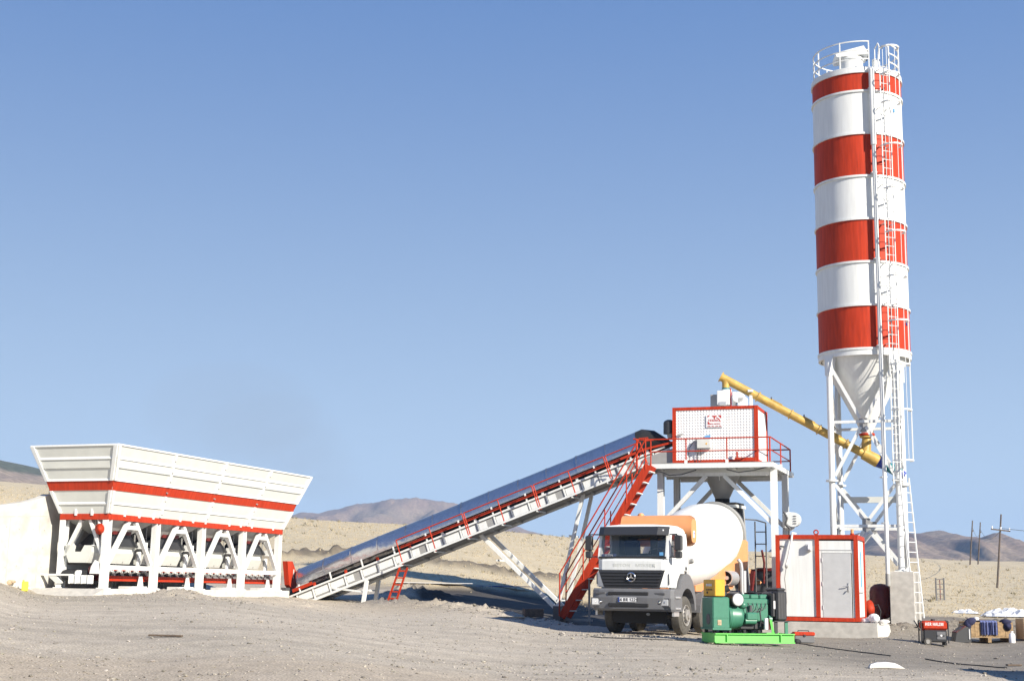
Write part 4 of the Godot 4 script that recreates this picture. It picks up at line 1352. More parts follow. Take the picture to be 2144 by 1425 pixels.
func build_screw() -> void:
	var o := plant("screw_conveyor", "yellow tubular screw conveyor rising from the silo outlet to the cabin roof", "screw conveyor", 4.6, 6.0, 2.4)
	var p := L(2.2, 8.93, 1.75)
	var q := L(7.2, 6.08, 3.05)
	var d := (q - p).normalized()
	var l := (q - p).length()
	part("tube", MB.new().tube(p, q, 0.14, 18), M.yellow_paint, o)
	for t in [0.0, 0.24, 0.45, 0.63, 0.80, 0.985]:
		part("flange", MB.new().tube(p + d * l * t, p + d * (l * t + 0.045), 0.185, 18), M.yellow_paint, o)
	for t in [0.33, 0.54, 0.71]:
		part("inspection_cover", MB.new().beam(p + d * l * t + Vector3(0, 0.14, 0), p + d * (l * t + 0.4) + Vector3(0, 0.14, 0), 0.2, 0.06), M.yellow_paint, o)
		part("lug", MB.new().beam(p + d * l * t, p + d * l * t + Vector3(0, 0.24, 0), 0.04, 0.04), M.dark_steel, o)
	var out := part("outlet", MB.new().tube(p + d * 0.2, p + d * 0.2 + Vector3(0, -0.32, 0), 0.13, 16), M.yellow_paint, o)
	part("flexible_sleeve", MB.new().tube(p + d * 0.2 + Vector3(0, -0.3, 0), p + d * 0.2 + Vector3(0.0, -0.52, 0), 0.14, 16), M.teal_paint, out)
	part("inlet", MB.new().tube(q - d * 0.42, L(6.9, 6.92, 3.04), 0.17, 16, 0.15), M.yellow_paint, o)
	part("inlet_flange", MB.new().tube(L(6.9, 6.86, 3.04), L(6.9, 6.91, 3.04), 0.24, 18), M.yellow_paint, o)
	part("end_bell", MB.new().tube(q - d * 0.5, q + d * 0.04, 0.2, 18, 0.22), M.yellow_paint, o)
	var g := part("gearbox", MB.new().tube(q + d * 0.04, q + d * 0.3, 0.21, 14, 0.16), M.blue_paint, o)
	part("gear_collar", MB.new().tube(q + d * 0.3, q + d * 0.42, 0.12, 14), M.teal_paint, g)
	part("motor", MB.new().tube(q + d * 0.42, q + d * 0.86, 0.17, 16), M.teal_paint, g)
	part("fan_cover", MB.new().tube(q + d * 0.86, q + d * 1.02, 0.16, 16, 0.12), M.blue_paint, g)

# ---------------------------------------------------------------- cement silo

const SA := 6.9
const SB := 3.04

# a point at distance r from the silo's axis, t degrees round from the side that faces the yard, towards the ladder
func sp(r: float, t: float, h: float) -> Vector3:
	var w := deg_to_rad(t + 5.6)
	return L(SA + r * sin(w), h, SB - r * cos(w))

func build_silo() -> void:
	for q in [[5.84, 1.94, "front left"], [7.96, 1.94, "front right, at the foot of the ladder"], [5.84, 4.14, "rear left"], [7.96, 4.14, "rear right"]]:
		var f := plant("concrete_pier", "square concrete pier under the %s silo leg" % q[2], "pier", q[0], 0.5, q[1], "piers under the silo legs")
		part("block", MB.new().cbox(Vector3(0.02, 0.80, 0), Vector3(0.76, 2.2, 0.76), 0.015), M.concrete, f)
		part("anchor_plate", MB.new().box(Vector3(0, 1.912, 0), Vector3(0.42, 0.025, 0.42)), M.white_paint, f)
	var o := plant("cement_silo", "tall cement silo in red and white bands on white pipe legs, with caged ladder", "silo", SA, 2.4, SB)
	var hs := [19.27, 18.58, 17.07, 15.57, 14.08, 12.60, 11.13, 9.66]
	var axis := Transform3D(Basis(UP, deg_to_rad(5.6)), L(SA, 0, SB))
	var r := 1.52
	for k in 7:
		part("red_band" if k % 2 == 0 else "white_band", MB.new().lathe([Vector2(r, hs[k + 1]), Vector2(r, hs[k])], axis, 64), M.red_paint if k % 2 == 0 else M.white_paint, o)
	for k in range(0, 8):
		var h: float = hs[k]
		part("ring_flange", MB.new().lathe([Vector2(r, h - 0.035), Vector2(r + 0.045, h - 0.035), Vector2(r + 0.045, h + 0.035), Vector2(r, h + 0.035)], axis, 64), M.white_paint, o)
	part("roof_rim", MB.new().lathe([Vector2(r + 0.01, 19.3), Vector2(r + 0.03, 19.31), Vector2(r + 0.03, 19.44), Vector2(r - 0.01, 19.46)], axis, 64), M.white_paint, o)
	part("roof", MB.new().lathe([Vector2(r, 19.4), Vector2(0.4, 19.62), Vector2(0.0, 19.62)], axis, 64), M.white_paint, o)
	part("cone", MB.new().lathe([Vector2(0.17, 7.0), Vector2(0.22, 7.12), Vector2(r - 0.02, 9.62), Vector2(r, 9.66)], axis, 64), M.white_paint, o)
	part("cone_collar", MB.new().lathe([Vector2(0.0, 6.93), Vector2(0.26, 6.93), Vector2(0.26, 7.0), Vector2(0.17, 7.01)], axis, 24), M.red_paint, o)
	part("ring_skirt", MB.new().lathe([Vector2(r - 0.06, 9.45), Vector2(r + 0.02, 9.45), Vector2(r + 0.02, 9.63)], axis, 64), M.white_paint, o)
	# legs with their brackets and bolted joint
	for a in [5.84, 7.96]:
		for b in [1.94, 4.14]:
			var leg := part("leg", MB.new().tube(L(a, 2.42, b), L(a, 9.3, b), 0.1, 18), M.white_paint, o)
			part("leg_joint", MB.new().tube(L(a, 5.31, b), L(a, 5.37, b), 0.2, 18), M.white_paint, leg)
			part("leg_shoe", MB.new().tube(L(a, 2.42, b), L(a, 2.46, b), 0.19, 18), M.white_paint, leg)
			var out := Vector3(a - SA, 0, -(b - SB)).normalized()
			var top := L(SA, 9.62, SB) + out * 1.5
			part("leg_bracket", MB.new().hexa([L(a, 8.85, b) - out * 0.1 - out.cross(UP) * 0.11, L(a, 8.85, b) - out * 0.1 + out.cross(UP) * 0.11, L(a, 8.85, b) + out * 0.1 + out.cross(UP) * 0.11, L(a, 8.85, b) + out * 0.1 - out.cross(UP) * 0.11, top - out * 0.1 - out.cross(UP) * 0.24, top - out * 0.1 + out.cross(UP) * 0.24, top + out * 0.02 + out.cross(UP) * 0.24, top + out * 0.02 - out.cross(UP) * 0.24]), M.white_paint, leg)
	# K-bracing on the four faces
	var c := [[5.84, 1.94], [7.96, 1.94], [7.96, 4.14], [5.84, 4.14]]
	for k in 4:
		var p: Array = c[k]
		var q: Array = c[(k + 1) % 4]
		var at := func(t: float, h: float) -> Vector3: return L(lerpf(p[0], q[0], t), h, lerpf(p[1], q[1], t))
		var side := Vector3(q[1] - p[1], 0, q[0] - p[0]).normalized()
		for h in [7.28, 3.86]:
			part("cross_bar", MB.new().beam(at.call(0.04, h), at.call(0.96, h), 0.08, 0.09), M.white_paint, o)
		for e in [[0.06, 9.0, 0.45, 7.4], [0.94, 9.0, 0.55, 7.4], [0.46, 7.1, 0.05, 5.5], [0.54, 7.1, 0.95, 5.5], [0.05, 5.2, 0.45, 4.1], [0.95, 5.2, 0.55, 4.1], [0.46, 3.7, 0.05, 2.6], [0.54, 3.7, 0.95, 2.6]]:
			part("brace", MB.new().beam(at.call(e[0], e[1]), at.call(e[2], e[3]), 0.10, 0.10, side), M.white_paint, o)
		for h in [7.16, 3.89]:
			part("gusset_plate", MB.new().box(at.call(0.5, h), Vector3(0.26 if k % 2 == 0 else 0.02, 0.44, 0.02 if k % 2 == 0 else 0.26)), M.grey_steel, o)
	part("back_beam", MB.new().beam(L(5.9, 4.85, 4.14), L(7.9, 4.85, 4.14), 0.14, 0.2), M.cream_paint, o)
	# fill pipe
	part("fill_pipe", MB.new().tube(sp(1.70, 17.5, 2.3), sp(1.70, 17.5, 19.15), 0.068, 14), M.white_paint, o)
	part("fill_pipe_head", MB.new().path([sp(1.70, 17.5, 16.6), sp(1.70, 17.5, 19.25), sp(1.4, 17.5, 19.42)], 0.095, 14), M.white_paint, o)
	part("fill_coupling", MB.new().tube(sp(1.70, 17.5, 1.95), sp(1.70, 17.5, 2.32), 0.08, 14), M.grey_steel, o)
	for h in [18.58, 15.57, 12.6, 9.66, 7.3, 5.34, 3.86]:
		part("pipe_clamp", MB.new().beam(sp(1.45, 17.5, h + 0.07), sp(1.72, 17.5, h + 0.07), 0.17, 0.04), M.white_paint, o)
	# ladder with cage, and the loose lower ladder
	var lad := part("ladder", MB.new().tube(sp(1.74, 27.0, 5.2), sp(1.74, 27.0, 20.12), 0.02, 8).tube(sp(1.74, 39.0, 5.2), sp(1.74, 39.0, 20.12), 0.02, 8), M.white_paint, o)
	for k in 48:
		part("rung", MB.new().tube(sp(1.74, 27.0, 5.3 + k * 0.3), sp(1.74, 39.0, 5.3 + k * 0.3), 0.012, 6), M.white_paint, lad)
	for k in 8:
		part("standoff", MB.new().beam(sp(1.5, 27.0, 9.8 + k * 1.36), sp(1.74, 27.0, 9.8 + k * 1.36), 0.03, 0.03).beam(sp(1.5, 39.0, 9.8 + k * 1.36), sp(1.74, 39.0, 9.8 + k * 1.36), 0.03, 0.03), M.white_paint, lad)
	var ring := []
	for k in 9:
		var t := lerpf(-1.75, 1.75, k / 8.0)
		ring.append(Vector2(sin(t) * 0.32, 0.29 + cos(t) * 0.32))
	var outw := (sp(2.0, 33, 0) - sp(1.0, 33, 0)).normalized()
	var sidew := outw.cross(UP) * -1.0
	var base := sp(1.74, 33, 0)
	var heights := [5.92, 7.56, 9.05, 10.5, 12.0, 13.5, 15.0, 16.5, 18.0, 19.0, 19.95]
	for h in heights:
		var st := MB.new()
		for k in 8:
			var p1: Vector3 = base + Vector3(0, h, 0) + outw * ring[k].y + sidew * ring[k].x
			var p2: Vector3 = base + Vector3(0, h, 0) + outw * ring[k + 1].y + sidew * ring[k + 1].x
			st.beam(p1, p2, 0.05, 0.05)
		part("cage_hoop", st, M.white_paint, o)
	for k in [1, 2, 4, 6, 7]:
		var p1: Vector3 = base + outw * ring[k].y + sidew * ring[k].x
		part("cage_bar", MB.new().tube(p1 + Vector3(0, 5.9, 0), p1 + Vector3(0, 19.95, 0), 0.011, 6), M.white_paint, o)
	var grab := part("grab_rail", MB.new().path([sp(1.74, 27.0, 20.12), sp(1.66, 27.0, 20.26), sp(1.3, 30, 20.2), sp(1.25, 31, 19.5)], 0.02, 8), M.white_paint, o)
	part("grab_bar", MB.new().path([sp(1.74, 39.0, 20.12), sp(1.66, 39.0, 20.26), sp(1.3, 37, 20.2), sp(1.25, 36, 19.5)], 0.02, 8), M.white_paint, grab)
	var low := part("lower_ladder", MB.new().beam(L(8.34, 0.95, 1.6), L(8.02, 5.4, 1.72), 0.05, 0.04).beam(L(8.60, 0.95, 1.9), L(8.28, 5.4, 2.0), 0.05, 0.04), M.white_paint, o)
	for k in 14:
		var t := (k + 0.5) / 14.0
		part("rung", MB.new().tube(L(lerpf(8.34, 8.02, t), lerpf(0.95, 5.4, t), lerpf(1.6, 1.72, t)), L(lerpf(8.60, 8.28, t), lerpf(0.95, 5.4, t), lerpf(1.9, 2.0, t)), 0.014, 6), M.white_paint, low)
	# roof: railing, dust filter with its hood
	for q in [[-175.0, 18.0], [50.0, 175.0]]:
		var rail: MeshInstance3D = null
		for h in [0.36, 0.68, 1.0]:
			var st := MB.new()
			var n := int((q[1] - q[0]) / 8.0)
			for k in n:
				st.beam(sp(1.46, lerpf(q[0], q[1], float(k) / n), 19.4 + h), sp(1.46, lerpf(q[0], q[1], float(k + 1) / n), 19.4 + h), 0.035, 0.035)
			if rail == null:
				rail = part("guard_rail", st, M.white_paint, o)
			else:
				part("rail_bar", st, M.white_paint, rail)
		var m := int((q[1] - q[0]) / 36.0)
		for k in m + 1:
			var t := lerpf(q[0], q[1], float(k) / m)
			part("post", MB.new().beam(sp(1.46, t, 19.4), sp(1.46, t, 20.42), 0.04, 0.04), M.white_paint, rail)
	var f := part("dust_filter", MB.new().lathe([Vector2(0.41, 19.5), Vector2(0.41, 20.16), Vector2(0.0, 20.16)], Transform3D(Basis.IDENTITY, L(SA - 0.12, 0, SB - 0.35)), 32), M.white_paint, o)
	part("filter_band", MB.new().lathe([Vector2(0.41, 20.08), Vector2(0.45, 20.08), Vector2(0.45, 20.16), Vector2(0.41, 20.16)], Transform3D(Basis.IDENTITY, L(SA - 0.12, 0, SB - 0.35)), 32), M.white_paint, f)
	var hood := Basis(Vector3(0, 0, 1), 0.1) * Basis(UP, 0.25)
	part("filter_hood", MB.new().hexa([L(SA - 0.12, 20.17, SB - 0.35) + hood * Vector3(-0.55, 0, 0.42), L(SA - 0.12, 20.17, SB - 0.35) + hood * Vector3(0.55, 0, 0.42), L(SA - 0.12, 20.17, SB - 0.35) + hood * Vector3(0.55, 0, -0.42), L(SA - 0.12, 20.17, SB - 0.35) + hood * Vector3(-0.55, 0, -0.42), L(SA - 0.12, 20.17, SB - 0.35) + hood * Vector3(-0.58, 0.14, 0.46), L(SA - 0.12, 20.17, SB - 0.35) + hood * Vector3(0.42, 0.30, 0.46), L(SA - 0.12, 20.17, SB - 0.35) + hood * Vector3(0.42, 0.30, -0.46), L(SA - 0.12, 20.17, SB - 0.35) + hood * Vector3(-0.58, 0.14, -0.46)]), M.white_paint, f)
	part("hood_end", MB.new().beam(L(SA - 0.12, 20.17, SB - 0.35) + hood * Vector3(0.56, 0.12, 0.3), L(SA - 0.12, 20.17, SB - 0.35) + hood * Vector3(0.56, 0.12, -0.3), 0.12, 0.2), M.dark_steel, f)
	part("filter_motor", MB.new().tube(sp(0.75, 60, 19.6), sp(0.75, 60, 20.1), 0.09, 12), M.white_paint, f)
	part("sticker", MB.new().box(sp(1.535, 53, 18.0), Vector3(0.06, 0.12, 0.06)), M.sky_sticker, o)
	part("sticker", MB.new().box(sp(1.53, 66, 10.6), Vector3(0.05, 0.1, 0.05)), M.blue_paint, o)

# ---------------------------------------------------------------- mixer truck

# t metres behind the bumper, x to the picture's right, h above the ground
func T(x: float, h: float, t: float) -> Vector3:
	return Vector3(x, h, -t)

func side_xf(x: float) -> Transform3D:
	# the plane of (t, h) at a given x
	return Transform3D(Basis(Vector3(0, 0, -1), Vector3(0, 1, 0), Vector3(1, 0, 0)), Vector3(x, 0, 0))

func make_wheel(o: Node3D, x: float, t: float, dual: bool) -> void:
	var sgn := signf(x)
	var w := 0.15
	var xf := Transform3D(Basis(Vector3(0, 0, 1), -sgn * PI / 2), T(x, 0.53, t))
	var tyre := [Vector2(0.28, -w + 0.02), Vector2(0.40, -w - 0.005), Vector2(0.48, -w + 0.01), Vector2(0.525, -w + 0.045), Vector2(0.53, -w + 0.09), Vector2(0.53, w - 0.09), Vector2(0.525, w - 0.045), Vector2(0.48, w - 0.01), Vector2(0.40, w + 0.005), Vector2(0.28, w - 0.02)]
	var wheel := part("wheel", MB.new().lathe(tyre, xf, 40), M.dusty_rubber, o)
	if dual:
		part("inner_tyre", MB.new().lathe(tyre, xf * Transform3D(Basis.IDENTITY, Vector3(0, -0.33, 0)), 32), M.dusty_rubber, wheel)
	var rim := [Vector2(0.295, w - 0.005), Vector2(0.285, w + 0.012), Vector2(0.265, w), Vector2(0.25, w - 0.05), Vector2(0.17, w - 0.02), Vector2(0.165, w + 0.05), Vector2(0.10, w + 0.06), Vector2(0.09, w + 0.10), Vector2(0.0, w + 0.105)]
	if dual:
		rim = [Vector2(0.295, w - 0.005), Vector2(0.285, w + 0.012), Vector2(0.265, w), Vector2(0.24, w - 0.14), Vector2(0.13, w - 0.16), Vector2(0.12, w - 0.03), Vector2(0.0, w - 0.02)]
	part("rim", MB.new().lathe(rim, xf, 36), M.dusty_rim, wheel)
	for k in 10:
		var a := TAU * k / 10.0
		part("wheel_nut", MB.new().tube(xf * Vector3(cos(a) * 0.2, w - 0.04, sin(a) * 0.2), xf * Vector3(cos(a) * 0.2, w + 0.02, sin(a) * 0.2), 0.016, 6), M.dark_steel, wheel)

func build_truck() -> void:
	var psi := 0.47
	var front := Vector3(2.34 + 1.21 * cos(psi), 0.47, -39.5 + 1.21 * sin(psi))
	var o := thing("mixer_truck", "concrete mixer truck with white cab and drum, orange water tank, parked under the mixing platform", "truck", Transform3D(Basis(UP, -psi), front))
	# chassis
	for x in [-0.42, 0.42]:
		part("chassis_rail", MB.new().beam(T(x, 0.95, 0.4), T(x, 0.95, 9.0), 0.1, 0.28), M.dark_steel, o)
	for q in [[1.24, false], [2.98, false], [6.1, true], [7.45, true]]:
		for x in [-1.0, 1.0]:
			make_wheel(o, x, q[0], q[1])
		part("axle", MB.new().tube(T(-0.95, 0.53, q[0]), T(0.95, 0.53, q[0]), 0.09, 10), M.dark_steel, o)
	# cab shell
	var cw := 1.075
	var shell := []
	for q in [[1.28, 0.0, 1.03], [1.76, -0.03, 1.06], [2.0, -0.02, 1.06], [2.09, 0.02, 1.05]]:
		var r := []
		var h: float = q[0]
		var f: float = q[1]
		var w: float = q[2]
		for e in [[-w, 0.22], [-w + 0.05, 0.08], [-w + 0.17, 0.02], [-0.5, 0.0], [0.5, 0.0], [w - 0.17, 0.02], [w - 0.05, 0.08], [w, 0.22]]:
			r.append(T(e[0], h, e[1] + f))
		for e in [[w, 0.3], [-w, 0.3]]:
			r.append(T(e[0], h, e[1]))
		shell.append(r)
	part("front_panel", MB.new().loft(shell), M.white_paint, o)
	for sgn in [-1.0, 1.0]:
		var x: float = sgn * (cw - 0.02)
		var door := part("door", MB.new().prism([Vector2(0.2, 1.28), Vector2(0.62, 1.28), Vector2(0.72, 1.48), Vector2(0.92, 1.66), Vector2(1.25, 1.76), Vector2(1.6, 1.76), Vector2(1.6, 2.1), Vector2(0.2, 2.1)], 0.05, side_xf(x)), M.white_paint, o)
		part("door_handle", MB.new().cbox(T(x + sgn * 0.035, 1.83, 1.42), Vector3(0.02, 0.09, 0.14), 0.005), M.dark_steel, door)
		part("a_pillar", MB.new().prism([Vector2(0.05, 2.06), Vector2(0.26, 2.06), Vector2(0.40, 2.8), Vector2(0.2, 2.8)], 0.09, side_xf(sgn * 1.0)), M.white_paint, o)
		part("b_pillar", MB.new().prism([Vector2(0.98, 2.06), Vector2(1.6, 2.06), Vector2(1.56, 2.6), Vector2(1.48, 2.8), Vector2(0.95, 2.8)], 0.06, side_xf(sgn * 1.03)), M.white_paint, o)
		part("side_window", MB.new().prism([Vector2(0.27, 2.1), Vector2(0.98, 2.1), Vector2(0.95, 2.78), Vector2(0.4, 2.78)], 0.012, side_xf(sgn * 1.0)), M.glass, o)
		# mirrors on their arm
		var arm := part("mirror_arm", MB.new().path([T(sgn * 1.06, 2.74, 0.2), T(sgn * 1.3, 2.74, 0.1), T(sgn * 1.3, 2.12, 0.1), T(sgn * 1.06, 2.12, 0.2)], 0.016, 8), M.black_plastic, o)
		part("mirror", MB.new().cbox(T(sgn * 1.34, 2.5, 0.12), Vector3(0.22, 0.42, 0.12), 0.03), M.black_plastic, arm)
		part("wide_mirror", MB.new().cbox(T(sgn * 1.34, 2.18, 0.12), Vector3(0.2, 0.2, 0.12), 0.03), M.black_plastic, arm)
		# white wind deflector beside the grille
		part("wind_deflector", MB.new().hexa([T(sgn * 0.84, 1.30, -0.015), T(sgn * 1.08, 1.30, 0.1), T(sgn * 1.06, 1.30, 0.16), T(sgn * 0.82, 1.30, 0.06), T(sgn * 0.98, 1.72, -0.03), T(sgn * 1.08, 1.68, 0.08), T(sgn * 1.06, 1.68, 0.14), T(sgn * 0.95, 1.72, 0.05)]), M.white_paint, o)
		part("deflector_slot", MB.new().beam(T(sgn * 1.075, 1.36, 0.07), T(sgn * 1.075, 1.66, 0.06), 0.012, 0.03), M.dark_steel, o)
	var roof := []
	for q in [[0.14, 0.92, 0.10], [0.22, 0.99, 0.02], [0.6, 1.04, 0.0], [1.3, 1.04, 0.0], [1.5, 1.02, 0.03], [1.6, 0.98, 0.12]]:
		var w: float = q[1]
		var d: float = q[2]
		var r := []
		for e in [[-w, 2.76], [-w, 2.86], [-w + 0.05, 2.95 - d * 0.6], [-w + 0.16, 3.01 - d], [-0.4, 3.04 - d], [0.4, 3.04 - d], [w - 0.16, 3.01 - d], [w - 0.05, 2.95 - d * 0.6], [w, 2.86], [w, 2.76]]:
			r.append(T(e[0], e[1], q[0]))
		roof.append(r)
	part("roof", MB.new().loft(roof), M.white_paint, o)
	# rear wall of the cab with its two windows
	for q in [[-1.05, 1.05, 1.76, 2.26], [-1.05, 1.05, 2.68, 2.82], [-1.05, -0.66, 2.26, 2.68], [-0.04, 0.18, 2.26, 2.68], [0.64, 1.05, 2.26, 2.68]]:
		part("rear_wall", MB.new().box(T((q[0] + q[1]) / 2, (q[2] + q[3]) / 2, 1.57), Vector3(q[1] - q[0], q[3] - q[2], 0.05)), M.dark_steel, o)
	part("cab_floor", MB.new().box(T(0, 1.78, 0.85), Vector3(2.0, 0.05, 1.4)), M.dark_steel, o)
	part("windscreen", MB.new().plate(T(-0.97, 2.09, 0.045), T(0.97, 2.09, 0.045), T(0.97, 2.82, 0.20), T(-0.97, 2.82, 0.20), 0.012), M.glass, o)
	part("screen_seal", MB.new().beam(T(-1.0, 2.1, 0.03), T(1.0, 2.1, 0.03), 0.05, 0.05), M.black_rubber, o)
	var dash := part("dashboard", MB.new().cbox(T(0, 2.06, 0.32), Vector3(1.9, 0.22, 0.36), 0.05), M.black_plastic, o)
	part("steering_wheel", MB.new().lathe([Vector2(0.2, -0.012), Vector2(0.225, 0.0), Vector2(0.2, 0.012), Vector2(0.18, 0.0), Vector2(0.2, -0.012)], Transform3D(Basis(Vector3.RIGHT, 0.5), T(0.52, 2.28, 0.55)), 20), M.black_plastic, dash)
	part("name_card", MB.new().box(T(-0.72, 2.16, 0.09), Vector3(0.44, 0.07, 0.01)), M.blue_cloth, dash)
	lettering("BETON", 0.055, M.plate_white, dash, Transform3D(Basis.IDENTITY, T(-0.72, 2.16, 0.08)))
	part("screen_sticker", MB.new().box(T(0.86, 2.2, 0.05), Vector3(0.11, 0.09, 0.006)), M.sky_sticker, dash)
	for x in [-0.5, 0.52]:
		var seat := part("seat", MB.new().cbox(T(x, 2.0, 1.0), Vector3(0.5, 0.16, 0.5), 0.04), M.navy_cloth, o)
		part("backrest", MB.new().cbox(T(x, 2.32, 1.32), Vector3(0.48, 0.6, 0.14), 0.05, Basis(Vector3.RIGHT, 0.12)), M.blue_cloth if x > 0 else M.navy_cloth, seat)
		part("headrest", MB.new().cbox(T(x, 2.66, 1.38), Vector3(0.26, 0.15, 0.1), 0.03), M.navy_cloth, seat)
	var visor := []
	for q in [[-1.04, 0.16], [-0.98, 0.02], [-0.8, -0.07], [0.8, -0.07], [0.98, 0.02], [1.04, 0.16]]:
		visor.append([T(q[0], 2.70, q[1] - 0.04), T(q[0], 2.72, q[1] - 0.06), T(q[0], 2.92, q[1] + 0.03), T(q[0], 2.95, q[1] + 0.06), T(q[0], 2.93, q[1] + 0.1)])
	part("sun_visor", MB.new().loft(visor), M.black_plastic, o)
	part("visor_lamp", MB.new().ball(T(0.93, 2.84, 0.0), Vector3(0.03, 0.03, 0.03), 10), M.lamp_lens, o)
	part("horn_cap", MB.new().tube(T(0.02, 1.97, -0.02), T(0.02, 1.97, 0.02), 0.03, 12), M.dark_steel, o)
	# faded lettering above the grille
	lettering("BETON", 0.085, M.cream_paint, o, Transform3D(Basis.IDENTITY, T(-0.28, 1.885, -0.028)), 1.4, "faded_lettering")
	lettering("MIKSER", 0.085, M.cream_paint, o, Transform3D(Basis.IDENTITY, T(0.42, 1.885, -0.028)), 1.4, "faded_lettering")
	# grille
	var g := part("grille", MB.new().hexa([T(-0.80, 1.26, -0.035), T(0.80, 1.26, -0.035), T(0.80, 1.26, 0.06), T(-0.80, 1.26, 0.06), T(-0.98, 1.755, -0.045), T(0.98, 1.755, -0.045), T(0.98, 1.755, 0.06), T(-0.98, 1.755, 0.06)]), M.black_plastic, o)
	for k in 5:
		var h := 1.33 + k * 0.085
		var w := lerpf(0.80, 0.93, k / 4.0)
		part("slat", MB.new().hexa([T(-w, h, -0.045), T(w, h, -0.045), T(w, h, -0.02), T(-w, h, -0.02), T(-w, h + 0.015, -0.075), T(w, h + 0.015, -0.075), T(w, h + 0.06, -0.03), T(-w, h + 0.06, -0.03)]), M.black_plastic, g)
	var badge := part("badge_ring", MB.new().lathe([Vector2(0.115, -0.012), Vector2(0.132, 0.0), Vector2(0.115, 0.014), Vector2(0.10, 0.0), Vector2(0.115, -0.012)], Transform3D(Basis(Vector3.RIGHT, PI / 2), T(0.02, 1.56, -0.09)), 36), M.chrome, g)
	for k in 3:
		var a := PI / 2 + TAU * k / 3.0
		var d := Vector2(cos(a), sin(a))
		var n := Vector2(-d.y, d.x) * 0.022
		part("badge_point", MB.new().prism([d * 0.112, n, -d * 0.01, -n], 0.016, Transform3D(Basis.IDENTITY, T(0.02, 1.56, -0.092))), M.chrome, badge)
	# bumper
	var bump := []
	for q in [[0.64, 0.06], [0.70, 0.0], [1.0, -0.03], [1.2, 0.0], [1.25, 0.05]]:
		var r := []
		var f: float = q[1]
		for e in [[-1.21, 0.75], [-1.21, 0.12], [-1.14, 0.0], [-0.95, -0.06], [-0.5, -0.1], [0.5, -0.1], [0.95, -0.06], [1.14, 0.0], [1.21, 0.12], [1.21, 0.75]]:
			r.append(T(e[0], q[0], e[1] + f))
		bump.append(r)
	var bp := part("bumper", MB.new().loft(bump), M.grey_plastic, o)
	for h in [1.11, 0.80]:
		part("air_slot", MB.new().cbox(T(-0.06, h, -0.105), Vector3(1.2, 0.095, 0.06), 0.015), M.black_rubber, bp)
	for x in [-0.9, 0.86]:
		part("bumper_recess", MB.new().cbox(T(x, 1.12, -0.07), Vector3(0.3, 0.06, 0.06), 0.01), M.dark_steel, bp)
		var lamp := part("headlight", MB.new().cbox(T(x * 1.08, 0.88, -0.03), Vector3(0.40, 0.19, 0.10), 0.02, Basis(UP, -0.16 * signf(x))), M.lamp_lens, bp)
		for e in [-0.09, 0.08]:
			part("reflector", MB.new().ball(T(x * 1.08 + e, 0.88, -0.078 + 0.03 * e * signf(x)), Vector3(0.06, 0.06, 0.02), 12), M.chrome, lamp)
		part("lamp_bezel", MB.new().box(T(x * 1.08, 0.88, -0.02), Vector3(0.44, 0.23, 0.1), Basis(UP, -0.16 * signf(x))), M.dark_steel, lamp)
	var pl := part("number_plate", MB.new().box(T(-0.08, 0.945, -0.138), Vector3(0.54, 0.12, 0.012)), M.plate_white, bp)
	part("plate_band", MB.new().box(T(-0.325, 0.945, -0.1385), Vector3(0.05, 0.12, 0.014)), M.plate_blue, pl)
	lettering("34 BR 1221", 0.085, M.ink, pl, Transform3D(Basis.IDENTITY, T(-0.06, 0.945, -0.146)), 1.0)
	part("under_shade_panel", MB.new().box(T(0, 0.5, 0.6), Vector3(1.6, 0.4, 0.06)), M.black_rubber, o)  # black panel put in for the dark shade under the bumper
	part("tow_hook", MB.new().ball(T(0.45, 0.56, 0.1), Vector3(0.06, 0.04, 0.06), 8), M.grey_steel, o)
	# wheel arches, steps
	for sgn in [-1.0, 1.0]:
		var arch := []
		for k in 11:
			var a := PI * k / 10.0
			arch.append(Vector2(1.24 - cos(a) * 0.72, 0.70 + sin(a) * 0.98))
		for k in 11:
			var a := PI - PI * k / 10.0
			arch.append(Vector2(1.24 - cos(a) * 0.60, 0.66 + sin(a) * 0.62))
		part("wheel_arch", MB.new().prism(arch, 0.34, side_xf(sgn * 1.02)), M.grey_plastic, o)
		arch = []
		for k in 11:
			var a := PI * k / 10.0
			arch.append(Vector2(2.98 - cos(a) * 0.66, 0.60 + sin(a) * 0.66))
		for k in 11:
			var a := PI - PI * k / 10.0
			arch.append(Vector2(2.98 - cos(a) * 0.60, 0.60 + sin(a) * 0.60))
		part("mudguard", MB.new().prism(arch, 0.36, side_xf(sgn * 1.0)), M.grey_plastic, o)
		for h in [0.72, 1.02]:
			part("step", MB.new().cbox(T(sgn * 1.19, h, 0.36), Vector3(0.12, 0.05, 0.34), 0.01), M.silver, o)
		part("step_side", MB.new().box(T(sgn * 1.14, 0.66, 0.4), Vector3(0.06, 0.3, 0.4)), M.silver, o)
	# intake pipe behind the cab
	part("intake", MB.new().tube(T(0.98, 1.5, 1.78), T(0.98, 2.2, 1.76), 0.07, 12), M.silver, o)
	part("intake_head", MB.new().tube(T(0.9, 2.0, 1.85), T(1.15, 2.06, 1.85), 0.07, 12), M.grey_steel, o)
	# orange water tank across the back of the cab
	var tank := []
	for x in [-1.10, -1.04, 0.98, 1.06, 1.10]:
		var w: float = 0.0 if absf(x) < 1.05 else (0.05 if absf(x) < 1.08 else 0.11)
		var r := []
		for k in 16:
			var a := TAU * k / 16.0
			var c := cos(a)
			var s := sin(a)
			r.append(T(x, 2.92 + signf(s) * pow(absf(s), 0.45) * (0.45 - w), 2.08 + signf(c) * pow(absf(c), 0.6) * (0.34 - w)))
		tank.append(r)
	var wt := part("water_tank", MB.new().loft(tank, true), M.orange_paint, o)
	part("tank_label", MB.new().box(T(1.105, 2.82, 2.06), Vector3(0.012, 0.2, 0.13)), M.plate_white, wt)
